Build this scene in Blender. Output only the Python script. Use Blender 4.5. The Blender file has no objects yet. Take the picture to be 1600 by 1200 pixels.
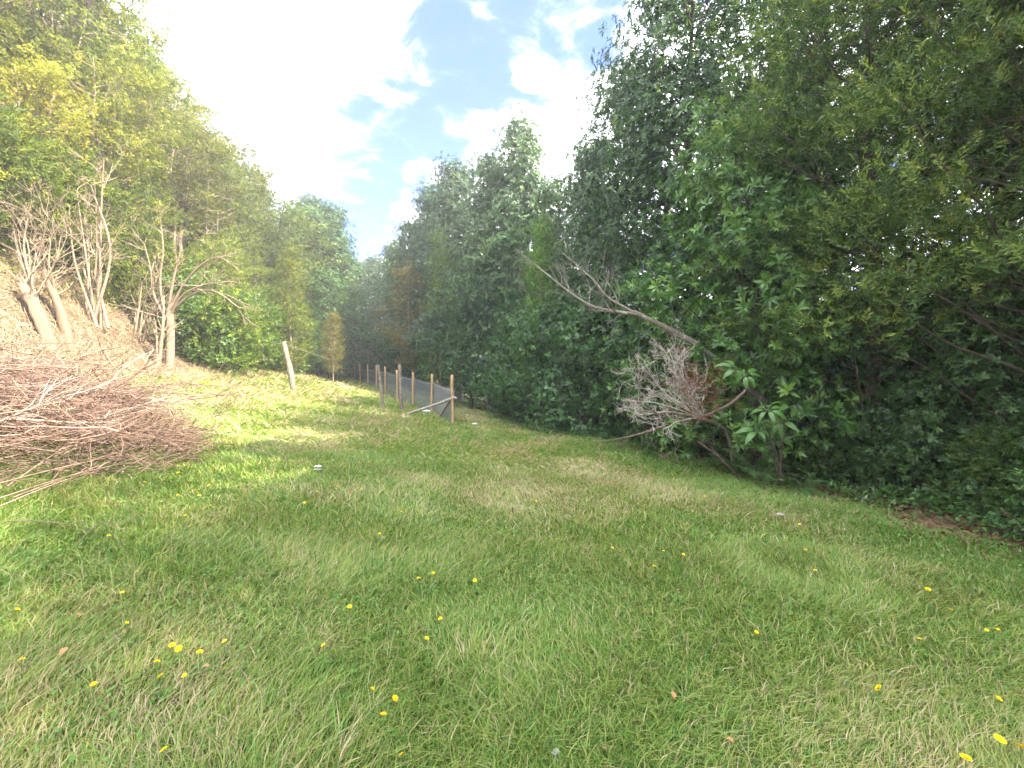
import bpy, math, random
import numpy as np
from mathutils import Vector, Euler

sc = bpy.context.scene
C = sc.collection
RNG = np.random.default_rng(7)
PI = math.pi

# ------------------------------------------------------------------ camera
CAM_Z = 1.5
FPX = 640.0                      # focal length in pixels of the 1600 px wide photograph
cd = bpy.data.cameras.new('camera')
cd.sensor_width = 36.0
cd.lens = FPX / 1600.0 * 36.0
cd.clip_start = 0.05
cd.clip_end = 2000.0
cam = bpy.data.objects.new('camera', cd)
C.objects.link(cam)
cam.location = (0, 0, CAM_Z)
cam.rotation_euler = (math.radians(90), 0, 0)
sc.camera = cam

# ------------------------------------------------------------------ sun, sky, exposure
SUN_AZ = math.radians(-24)       # measured from +x (to the right of the view), negative = behind the camera
SUN_EL = math.radians(45)
to_sun = Vector((math.cos(SUN_EL) * math.cos(SUN_AZ), math.cos(SUN_EL) * math.sin(SUN_AZ), math.sin(SUN_EL)))
sd = bpy.data.lights.new('sun', 'SUN')
sd.energy = 4.6
sd.angle = math.radians(0.6)
sd.color = (1.0, 0.86, 0.64)
sun = bpy.data.objects.new('sun', sd)
C.objects.link(sun)
sun.rotation_euler = (-to_sun).to_track_quat('-Z', 'Y').to_euler()
sun.location = to_sun * 60

world = bpy.data.worlds.new('World')
sc.world = world
world.use_nodes = True
wt = world.node_tree
wt.nodes.clear()
wl = wt.links


def wn(kind, **kw):
    n = wt.nodes.new(kind)
    for k, v in kw.items():
        setattr(n, k, v)
    return n


def wmath(op, a, b=None, c=None, clamp=False):
    n = wn('ShaderNodeMath', operation=op, use_clamp=clamp)
    for i, v in enumerate((a, b, c)):
        if v is None:
            continue
        if isinstance(v, (int, float)):
            n.inputs[i].default_value = v
        else:
            wl.new(v, n.inputs[i])
    return n.outputs[0]


sky = wn('ShaderNodeTexSky', sky_type='NISHITA')
sky.sun_disc = False
sky.sun_elevation = SUN_EL
sky.sun_rotation = math.atan2(to_sun.x, to_sun.y)
sky.air_density = 1.0
sky.dust_density = 0.6
sky.ozone_density = 1.6
tcw = wn('ShaderNodeTexCoord')
sep = wn('ShaderNodeSeparateXYZ')
wl.new(tcw.outputs['Generated'], sep.inputs[0])
zz = wmath('MAXIMUM', wmath('ADD', sep.outputs['Z'], 0.03), 0.05)
cx = wmath('DIVIDE', sep.outputs['X'], zz)
cy = wmath('DIVIDE', sep.outputs['Y'], zz)
comb = wn('ShaderNodeCombineXYZ')
wl.new(cx, comb.inputs[0])
wl.new(cy, comb.inputs[1])
n1 = wn('ShaderNodeTexNoise')
n1.inputs['Scale'].default_value = 1.7
n1.inputs['Detail'].default_value = 7
n1.inputs['Roughness'].default_value = 0.58
n1.inputs['Distortion'].default_value = 0.4
wl.new(comb.outputs[0], n1.inputs['Vector'])
n2 = wn('ShaderNodeTexNoise')
n2.inputs['Scale'].default_value = 6.5
n2.inputs['Distortion'].default_value = 0.7
n2.inputs['Detail'].default_value = 8
n2.inputs['Roughness'].default_value = 0.6
wl.new(comb.outputs[0], n2.inputs['Vector'])
# cloud streets with gaps of blue between them
s_ = wmath('ADD', wmath('MULTIPLY', cx, 0.824), wmath('MULTIPLY', cy, 0.567))
s_ = wmath('ADD', s_, wmath('MULTIPLY', wmath('SUBTRACT', n1.outputs['Fac'], 0.5), 0.75))
band = wmath('COSINE', wmath('MULTIPLY', wmath('SUBTRACT', s_, 0.60), 2 * PI / 1.9))
band = wmath('POWER', wmath('MAXIMUM', band, 0.0), 3.6)
cover = wmath('ADD', wmath('SUBTRACT', 0.80, wmath('MULTIPLY', band, 0.95)),
              wmath('MULTIPLY', wmath('SUBTRACT', n2.outputs['Fac'], 0.5), 2.4))
cover = wmath('ADD', cover, wmath('MULTIPLY', wmath('SUBTRACT', n1.outputs['Fac'], 0.5), 0.9))
ramp = wn('ShaderNodeMapRange', interpolation_type='SMOOTHSTEP')
wl.new(cover, ramp.inputs['Value'])
ramp.inputs['From Min'].default_value = -0.35
ramp.inputs['From Max'].default_value = 0.9
mixc = wn('ShaderNodeMix', data_type='RGBA')
wl.new(wmath('POWER', ramp.outputs[0], 3.2), mixc.inputs['Factor'])
skymul = wn('ShaderNodeMix', data_type='RGBA', blend_type='MULTIPLY')
skymul.inputs['Factor'].default_value = 1.0
wl.new(sky.outputs[0], skymul.inputs['A'])
skymul.inputs['B'].default_value = (0.22, 0.44, 1.08, 1)
wl.new(skymul.outputs['Result'], mixc.inputs['A'])
mixc.inputs['B'].default_value = (11.5, 11.6, 11.9, 1)
bg = wn('ShaderNodeBackground')
bg.inputs['Strength'].default_value = 0.10
wl.new(mixc.outputs['Result'], bg.inputs['Color'])
wo = wn('ShaderNodeOutputWorld')
wl.new(bg.outputs[0], wo.inputs['Surface'])

sc.render.engine = 'CYCLES'
sc.view_settings.view_transform = 'Standard'
sc.view_settings.look = 'None'
sc.view_settings.gamma = 1.0
sc.view_settings.use_curve_mapping = False
sc.view_settings.exposure = 2.62
cy_ = sc.cycles
cy_.max_bounces = 5
cy_.diffuse_bounces = 2
cy_.glossy_bounces = 2
cy_.transmission_bounces = 3
cy_.transparent_max_bounces = 6
cy_.volume_bounces = 0
cy_.use_denoising = True
cy_.caustics_reflective = False
cy_.caustics_refractive = False
cy_.use_adaptive_sampling = True
cy_.adaptive_threshold = 0.02
cy_.sample_clamp_indirect = 6.0


# ------------------------------------------------------------------ materials
class NT:
    def __init__(self, name):
        self.m = bpy.data.materials.new(name)
        self.m.use_nodes = True
        self.t = self.m.node_tree
        self.t.nodes.clear()
        self.out = self.n('ShaderNodeOutputMaterial')

    def n(self, kind, **kw):
        x = self.t.nodes.new(kind)
        for k, v in kw.items():
            setattr(x, k, v)
        return x

    def l(self, a, b):
        self.t.links.new(a, b)

    def mul(self, a, b):
        x = self.n('ShaderNodeMix', data_type='RGBA', blend_type='MULTIPLY')
        x.inputs['Factor'].default_value = 1.0
        self.l(a, x.inputs['A'])
        self.l(b, x.inputs['B'])
        return x.outputs['Result']


def mat_leaf(name, rough=0.45, trans=0.35, spec=0.35):
    """leaf colour from the mesh's own per-leaf colour, tinted per tree by the object's colour"""
    k = NT(name)
    a = k.n('ShaderNodeAttribute', attribute_name='col')
    oi = k.n('ShaderNodeObjectInfo')
    c = k.mul(a.outputs['Color'], oi.outputs['Color'])
    p = k.n('ShaderNodeBsdfPrincipled')
    p.inputs['Roughness'].default_value = rough
    p.inputs['Specular IOR Level'].default_value = spec
    k.l(c, p.inputs['Base Color'])
    tr = k.n('ShaderNodeBsdfTranslucent')
    hs = k.n('ShaderNodeHueSaturation')
    hs.inputs['Hue'].default_value = 0.485
    hs.inputs['Saturation'].default_value = 1.1
    hs.inputs['Value'].default_value = 1.3
    k.l(c, hs.inputs['Color'])
    k.l(hs.outputs[0], tr.inputs['Color'])
    mx = k.n('ShaderNodeMixShader')
    mx.inputs[0].default_value = trans
    k.l(p.outputs[0], mx.inputs[1])
    k.l(tr.outputs[0], mx.inputs[2])
    k.l(mx.outputs[0], k.out.inputs['Surface'])
    return k.m


def mat_wood(name, c1, c2, scale=9.0, rough=0.85, stretch=6.0, bump=0.4, lichen=None):
    k = NT(name)
    tc = k.n('ShaderNodeTexCoord')
    mp = k.n('ShaderNodeMapping')
    mp.inputs['Scale'].default_value = (stretch, stretch, 1.0)
    k.l(tc.outputs['Object'], mp.inputs['Vector'])
    nz = k.n('ShaderNodeTexNoise')
    nz.inputs['Scale'].default_value = scale
    nz.inputs['Detail'].default_value = 5
    nz.inputs['Roughness'].default_value = 0.65
    k.l(mp.outputs[0], nz.inputs['Vector'])
    r = k.n('ShaderNodeValToRGB')
    r.color_ramp.elements[0].position = 0.3
    r.color_ramp.elements[0].color = (*c1, 1)
    r.color_ramp.elements[1].position = 0.7
    r.color_ramp.elements[1].color = (*c2, 1)
    k.l(nz.outputs['Fac'], r.inputs[0])
    col = r.outputs[0]
    if lichen:
        n2_ = k.n('ShaderNodeTexNoise')
        n2_.inputs['Scale'].default_value = 7.0
        n2_.inputs['Detail'].default_value = 4
        k.l(tc.outputs['Object'], n2_.inputs['Vector'])
        mr = k.n('ShaderNodeMapRange')
        mr.inputs['From Min'].default_value = 0.56
        mr.inputs['From Max'].default_value = 0.64
        k.l(n2_.outputs['Fac'], mr.inputs['Value'])
        mx = k.n('ShaderNodeMix', data_type='RGBA')
        k.l(mr.outputs[0], mx.inputs['Factor'])
        k.l(col, mx.inputs['A'])
        mx.inputs['B'].default_value = (*lichen, 1)
        col = mx.outputs['Result']
    oi = k.n('ShaderNodeObjectInfo')
    col = k.mul(col, oi.outputs['Color'])
    p = k.n('ShaderNodeBsdfPrincipled')
    p.inputs['Roughness'].default_value = rough
    p.inputs['Specular IOR Level'].default_value = 0.25
    k.l(col, p.inputs['Base Color'])
    if bump:
        b = k.n('ShaderNodeBump')
        b.inputs['Strength'].default_value = bump
        b.inputs['Distance'].default_value = 0.01
        k.l(nz.outputs['Fac'], b.inputs['Height'])
        k.l(b.outputs[0], p.inputs['Normal'])
    k.l(p.outputs[0], k.out.inputs['Surface'])
    return k.m


def mat_plain(name, c, rough=0.6, var=0.15, scale=20.0, spec=0.4):
    k = NT(name)
    tc = k.n('ShaderNodeTexCoord')
    nz = k.n('ShaderNodeTexNoise')
    nz.inputs['Scale'].default_value = scale
    nz.inputs['Detail'].default_value = 4
    k.l(tc.outputs['Object'], nz.inputs['Vector'])
    r = k.n('ShaderNodeValToRGB')
    r.color_ramp.elements[0].color = (*[v * (1 - var) for v in c], 1)
    r.color_ramp.elements[1].color = (*[min(1, v * (1 + var)) for v in c], 1)
    k.l(nz.outputs['Fac'], r.inputs[0])
    p = k.n('ShaderNodeBsdfPrincipled')
    p.inputs['Roughness'].default_value = rough
    p.inputs['Specular IOR Level'].default_value = spec
    k.l(r.outputs[0], p.inputs['Base Color'])
    k.l(p.outputs[0], k.out.inputs['Surface'])
    return k.m


def mat_ground():
    k = NT('soil')
    a = k.n('ShaderNodeAttribute', attribute_name='col')
    tc = k.n('ShaderNodeTexCoord')
    nz = k.n('ShaderNodeTexNoise')
    nz.inputs['Scale'].default_value = 6.0
    nz.inputs['Detail'].default_value = 9
    nz.inputs['Roughness'].default_value = 0.7
    k.l(tc.outputs['Object'], nz.inputs['Vector'])
    r = k.n('ShaderNodeValToRGB')
    r.color_ramp.elements[0].position = 0.3
    r.color_ramp.elements[0].color = (0.55, 0.55, 0.55, 1)
    r.color_ramp.elements[1].position = 0.72
    r.color_ramp.elements[1].color = (1.4, 1.36, 1.3, 1)
    k.l(nz.outputs['Fac'], r.inputs[0])
    c = k.mul(a.outputs['Color'], r.outputs[0])
    p = k.n('ShaderNodeBsdfPrincipled')
    p.inputs['Roughness'].default_value = 0.95
    p.inputs['Specular IOR Level'].default_value = 0.1
    k.l(c, p.inputs['Base Color'])
    b = k.n('ShaderNodeBump')
    b.inputs['Strength'].default_value = 0.8
    b.inputs['Distance'].default_value = 0.04
    k.l(nz.outputs['Fac'], b.inputs['Height'])
    k.l(b.outputs[0], p.inputs['Normal'])
    k.l(p.outputs[0], k.out.inputs['Surface'])
    return k.m


M = dict(
    ground=mat_ground(),
    grass=mat_leaf('grass_blade', 0.5, 0.35, 0.3),
    leaf=mat_leaf('broad_leaf', 0.33, 0.32, 0.5),
    fine=mat_leaf('fine_leaf', 0.55, 0.35, 0.25),
    straw=mat_leaf('dry_straw', 0.8, 0.2, 0.1),
    bark=mat_wood('dark_bark', (0.045, 0.034, 0.026), (0.13, 0.10, 0.08), 10, 0.9, 4.0, 0.6),
    palebark=mat_wood('pale_bark', (0.15, 0.11, 0.08), (0.38, 0.30, 0.22), 10, 0.85, 5.0, 0.4),
    greybark=mat_wood('grey_bark', (0.13, 0.115, 0.10), (0.34, 0.31, 0.27), 9, 0.9, 4.0, 0.6, (0.42, 0.43, 0.36)),
    twig=mat_wood('dead_twig', (0.115, 0.075, 0.06), (0.29, 0.21, 0.175), 14, 0.85, 1.0, 0.0),
    paletwig=mat_wood('pale_twig', (0.26, 0.22, 0.19), (0.58, 0.52, 0.46), 14, 0.85, 1.0, 0.0),
    rusttwig=mat_wood('rusty_twig', (0.12, 0.045, 0.022), (0.27, 0.115, 0.06), 14, 0.85, 1.0, 0.0),
    post=mat_wood('treated_pine', (0.30, 0.19, 0.095), (0.46, 0.31, 0.17), 8, 0.8, 5.0, 0.2),
    oldpost=mat_wood('weathered_wood', (0.17, 0.145, 0.125), (0.40, 0.36, 0.32), 8, 0.9, 6.0, 0.5, (0.45, 0.44, 0.38)),
    net=mat_plain('grey_netting', (0.20, 0.225, 0.26), 0.7, 0.15, 30),
    netedge=mat_plain('black_net_edge', (0.02, 0.022, 0.026), 0.6, 0.2, 30),
    wire=mat_plain('galvanised_wire', (0.35, 0.35, 0.34), 0.45, 0.2, 40),
    petal=mat_plain('yellow_petal', (0.86, 0.60, 0.008), 0.6, 0.12, 200, 0.2),
    stem=mat_plain('green_stem', (0.12, 0.20, 0.05), 0.6, 0.2, 60),
    plastic=mat_plain('white_plastic', (0.72, 0.74, 0.76), 0.35, 0.08, 25),
    stone=mat_plain('grey_stone', (0.28, 0.27, 0.25), 0.9, 0.3, 30),
    deadleaf=mat_plain('fallen_leaf', (0.36, 0.17, 0.07), 0.7, 0.35, 30),
)


# ------------------------------------------------------------------ numpy mesh helpers
def lerp(a, b, t):
    return a + (b - a) * t


def sstep(a, b, x):
    t = np.clip((np.asarray(x, float) - a) / (b - a), 0, 1)
    return t * t * (3 - 2 * t)


def _h(ix, iy, seed):
    n = (ix.astype(np.int64) * 374761393 + iy.astype(np.int64) * 668265263 + seed * 974711) & 0x7fffffff
    n = ((n ^ (n >> 13)) * 1274126177) & 0x7fffffff
    return ((n ^ (n >> 16)) & 0xffff) / 65535.0


def vnoise(x, y, seed=0):
    x = np.asarray(x, float)
    y = np.asarray(y, float)
    ix, iy = np.floor(x), np.floor(y)
    fx, fy = x - ix, y - iy
    fx, fy = fx * fx * (3 - 2 * fx), fy * fy * (3 - 2 * fy)
    a, b = _h(ix, iy, seed), _h(ix + 1, iy, seed)
    c, d = _h(ix, iy + 1, seed), _h(ix + 1, iy + 1, seed)
    return lerp(lerp(a, b, fx), lerp(c, d, fx), fy)


def fbm(x, y, seed=0, oct_=3):
    v, a, t = 0, 0.5, 0
    for o in range(oct_):
        v = v + a * vnoise(x * 2 ** o, y * 2 ** o, seed + o * 17)
        t += a
        a *= 0.5
    return v / t


class MB:
    """collects vertices / faces / per-vertex colour, builds one mesh"""

    def __init__(self):
        self.v, self.f3, self.f4, self.c, self.n = [], [], [], [], 0

    def add(self, V, F, col=None):
        V = np.asarray(V, np.float32).reshape(-1, 3)
        F = np.asarray(F, np.int64)
        if len(V) == 0:
            return
        (self.f3 if F.shape[1] == 3 else self.f4).append(F + self.n)
        self.v.append(V)
        if col is None:
            col = (1, 1, 1)
        col = np.asarray(col, np.float32)
        if col.ndim == 1:
            col = np.repeat(col[None, :3], len(V), 0)
        self.c.append(col[:, :3])
        self.n += len(V)

    def mesh(self, name, mat, smooth=False, colour=True):
        V = np.concatenate(self.v)
        me = bpy.data.meshes.new(name)
        me.vertices.add(len(V))
        me.vertices.foreach_set('co', V.ravel())
        starts, idx, off = [], [], 0
        for fs, k in ((self.f3, 3), (self.f4, 4)):
            if fs:
                F = np.concatenate(fs)
                idx.append(F.ravel())
                starts.append(off + np.arange(len(F)) * k)
                off += F.size
        idx = np.concatenate(idx).astype(np.int32)
        starts = np.concatenate(starts).astype(np.int32)
        me.loops.add(len(idx))
        me.loops.foreach_set('vertex_index', idx)
        me.polygons.add(len(starts))
        me.polygons.foreach_set('loop_start', starts)
        if smooth:
            me.polygons.foreach_set('use_smooth', np.ones(len(starts), bool))
        me.update(calc_edges=True)
        if colour:
            at = me.color_attributes.new('col', 'FLOAT_COLOR', 'POINT')
            cc = np.concatenate(self.c)
            at.data.foreach_set('color', np.concatenate([cc, np.ones((len(cc), 1), np.float32)], 1).ravel())
        me.materials.append(mat)
        return me


def obj(name, me, parent=None, loc=None, rot=None, scale=None, color=None):
    o = bpy.data.objects.new(name, me)
    C.objects.link(o)
    if parent is not None:
        o.parent = parent
    if loc is not None:
        o.location = loc
    if rot is not None:
        o.rotation_euler = rot if not isinstance(rot, (int, float)) else (0, 0, rot)
    if scale is not None:
        o.scale = scale if not isinstance(scale, (int, float)) else (scale,) * 3
    if color is not None:
        o.color = (*color, 1)
    return o


def tag(o, label, cat, group=None, kind=None):
    o['label'] = label
    if cat:
        o['category'] = cat
    if group:
        o['group'] = group
    if kind:
        o['kind'] = kind
    return o


def thing(name, label, cat, loc=(0, 0, 0), rot=0, scale=1.0, group=None):
    o = obj(name, None, None, loc, rot, scale)
    o.empty_display_size = 0.1
    return tag(o, label, cat, group)


def tube(P, R, sides=5, cap=True):
    P = np.asarray(P, float)
    n = len(P)
    R = np.broadcast_to(np.asarray(R, float), (n,))
    T = np.gradient(P, axis=0)
    T /= np.linalg.norm(T, axis=1)[:, None] + 1e-9
    a = np.array([0, 0, 1.0]) if abs(T[0][2]) < 0.9 else np.array([1.0, 0, 0])
    N = np.zeros((n, 3))
    u = np.cross(T[0], a)
    u /= np.linalg.norm(u)
    for i in range(n):
        u = u - T[i] * np.dot(u, T[i])
        u /= np.linalg.norm(u) + 1e-9
        N[i] = u
    B = np.cross(T, N)
    th = np.arange(sides) * 2 * PI / sides
    V = P[:, None] + R[:, None, None] * (np.cos(th)[None, :, None] * N[:, None] + np.sin(th)[None, :, None] * B[:, None])
    V = V.reshape(-1, 3)
    i, j = np.meshgrid(np.arange(n - 1), np.arange(sides), indexing='ij')
    j2 = (j + 1) % sides
    F = np.stack([i * sides + j, i * sides + j2, (i + 1) * sides + j2, (i + 1) * sides + j], -1).reshape(-1, 4)
    return V, F


def add_tube(mb, P, R, sides=5, cap=False, col=None):
    V, F = tube(P, R, sides)
    base = mb.n
    mb.add(V, F, col)
    if cap:
        P = np.asarray(P, float)
        n = len(P)
        for e, ring in ((0, 0), (n - 1, (n - 1) * sides)):
            mb.add(np.vstack([P[e][None], V[ring:ring + sides]]),
                   [[0, 1 + k, 1 + (k + 1) % sides] if e else [0, 1 + (k + 1) % sides, 1 + k] for k in range(sides)], col)


def curve_pts(p0, p1, n=6, sag=0.0, wob=0.0, rng=RNG, up=0.0):
    p0, p1 = np.asarray(p0, float), np.asarray(p1, float)
    t = np.linspace(0, 1, n)[:, None]
    P = p0 + (p1 - p0) * t
    P[:, 2] -= sag * 4 * (t * (1 - t))[:, 0]
    P[:, 2] += up * (t[:, 0] ** 2)
    if wob:
        w = rng.normal(0, wob, (n, 3))
        w[0] = w[-1] = 0
        P += w
    return P


def spline(pts, n=24):
    """Catmull-Rom through control points"""
    P = np.asarray(pts, float)
    P = np.vstack([2 * P[0] - P[1], P, 2 * P[-1] - P[-2]])
    m = len(P) - 3
    out = []
    for s in np.linspace(0, m - 1e-6, n):
        i = int(s)
        t = s - i
        a, b, c, d = P[i:i + 4]
        out.append(0.5 * ((2 * b) + (-a + c) * t + (2 * a - 5 * b + 4 * c - d) * t * t + (-a + 3 * b - 3 * c + d) * t ** 3))
    return np.array(out)


def branchy(mb, rng, p, d, L, r, depth, spread=0.7, nkid=(3, 5), up=0.1, wob=0.12, sides=4, col=None, minr=0.002, shrink=0.6):
    """one dead branch with forks, as tapering tubes"""
    n = 6 if depth > 0 else 4
    P = [np.asarray(p, float)]
    d = np.asarray(d, float)
    d = d / np.linalg.norm(d)
    dirs = [d]
    for i in range(n - 1):
        d = d + rng.normal(0, wob, 3) + np.array([0, 0, up * 0.3])
        d /= np.linalg.norm(d)
        dirs.append(d)
        P.append(P[-1] + d * L / (n - 1))
    P = np.array(P)
    R = np.maximum(np.linspace(r, r * 0.45, n), minr)
    add_tube(mb, P, R, max(3, sides), col=col)
    if depth > 0:
        for k in range(rng.integers(nkid[0], nkid[1] + 1)):
            s = rng.uniform(0.25, 0.98)
            i = min(int(s * (n - 1)), n - 2)
            q = lerp(P[i], P[i + 1], s * (n - 1) - i)
            dd = dirs[i] + rng.normal(0, spread, 3) + np.array([0, 0, up])
            branchy(mb, rng, q, dd, L * shrink * rng.uniform(0.6, 1.1), R[i] * 0.6, depth - 1, spread, nkid, up, wob, sides - 1, col, minr, shrink)


# ------------------------------------------------------------------ the lie of the land
def toe(y):
    return -10.0 - 0.33 * np.maximum(0, np.asarray(y, float) - 11)


XR_Y = np.array([-30, -6, 0, 2.5, 4.0, 5.3, 6.9, 9.5, 13.7, 21, 27, 32, 38, 60.])
XR_X = np.array([7.5, 7.0, 6.4, 5.7, 5.0, 4.7, 4.3, 3.45, 2.1, -0.1, -2.5, -4.6, -8.5, -24.])


def xr(y):
    return np.interp(y, XR_Y, XR_X)


def g(x, y):
    x = np.asarray(x, float)
    y = np.asarray(y, float)
    l = np.maximum(-x, 0)
    z = 0.13 * l - 0.035 * np.maximum(x, 0)
    z = z + 0.02 * np.maximum(l - 6, 0) ** 2 * sstep(30, 18, y) * sstep(16, 10, l)
    z = z + 0.32 * sstep(10, 16, l) * sstep(30, 18, y)
    h = np.maximum(toe(y) - x, 0)
    z = z + 0.78 * np.minimum(h, 22) * sstep(0, 1.6, h)
    out = np.maximum(x - xr(y) - 2, 0)
    z = z - 0.10 * np.minimum(out, 25)
    z = z + 0.05 * (fbm(x * 0.5, y * 0.5, 3) - 0.5) * 2 + 0.10 * (vnoise(x * 0.17, y * 0.17, 9) - 0.5)
    z = z + 0.25 * (fbm(x * 0.7, y * 0.7, 31) - 0.5) * sstep(0, 2, h)
    return z


def gz(x, y):
    return float(g(np.array([x]), np.array([y]))[0])


def at(px, py, y):
    """the point at distance y that the photograph shows at (px, py)"""
    return np.array([(px - 800) / FPX * y, y, CAM_Z + (600 - py) / FPX * y])


def on_ground(px, py):
    """where that line of sight meets the ground"""
    ys = np.linspace(0.6, 60, 6000)
    xs = (px - 800) / FPX * ys
    zs = CAM_Z + (600 - py) / FPX * ys
    hit = np.nonzero(zs <= g(xs, ys))[0]
    i = hit[0] if len(hit) else len(ys) - 1
    return np.array([xs[i], ys[i], gz(xs[i], ys[i])])


def axis(lo, hi, fine_lo, fine_hi, step, far):
    a = list(np.arange(fine_lo, fine_hi + 1e-6, step))
    s, v = step, fine_hi
    while v < hi:
        s = min(s * 1.25, far)
        v += s
        a.append(v)
    s, v = step, fine_lo
    while v > lo:
        s = min(s * 1.25, far)
        v -= s
        a.insert(0, v)
    return np.array(a)


gx = axis(-400, 400, -17, 9, 0.2, 25)
gy = axis(-300, 500, -2, 42, 0.2, 25)
X, Y = np.meshgrid(gx, gy)
Z = g(X, Y)
hh = np.maximum(toe(Y) - X, 0)
outm = sstep(-0.5, 0.7, X - xr(Y) + 0.8 * (fbm(X * 1.3, Y * 1.3, 5) - 0.5))
bank = sstep(-0.9, 0.5, toe(Y) - X + 2.0 * (fbm(X * 0.9, Y * 0.9, 8) - 0.5)) * sstep(20, 12, Y) * sstep(4.0, 1.8, toe(Y) - X)
meadow = np.array([0.085, 0.125, 0.035])
litter = np.array([0.055, 0.04, 0.026])
straw = np.array([0.22, 0.16, 0.10])
hillc = np.array([0.10, 0.085, 0.05])
col = meadow + 0 * X[..., None]
col = lerp(col, litter, outm[..., None])
col = lerp(col, hillc, sstep(0, 1.5, hh)[..., None])
col = lerp(col, straw, (bank * (0.6 + 0.5 * fbm(X * 2, Y * 2, 4)))[..., None])
# bare scuffed dirt at the foot of the trees on the right
pd = on_ground(1490, 822)
dm = np.exp(-(((X - pd[0]) / 0.55) ** 2 + ((Y - pd[1]) / 0.35) ** 2))
col = lerp(col, np.array([0.24, 0.15, 0.095]), np.clip(dm * 1.3, 0, 1)[..., None])
mb = MB()
ny, nx = X.shape
I, J = np.meshgrid(np.arange(ny - 1), np.arange(nx - 1), indexing='ij')
Fg = np.stack([I * nx + J, I * nx + J + 1, (I + 1) * nx + J + 1, (I + 1) * nx + J], -1).reshape(-1, 4)
mb.add(np.stack([X, Y, Z], -1), Fg, col.reshape(-1, 3))
ground = obj('ground', mb.mesh('ground', M['ground'], smooth=True))
tag(ground, 'sloping meadow ground rising to a steep wooded bank', None, kind='structure')

# ------------------------------------------------------------------ grass (nobody could count it)
PILE = np.array([-5.95, 4.7])


def pile_mask(x, y):
    u = (x - PILE[0]) / 2.0
    v = (y - PILE[1]) / 1.75
    return u * u + v * v


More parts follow.
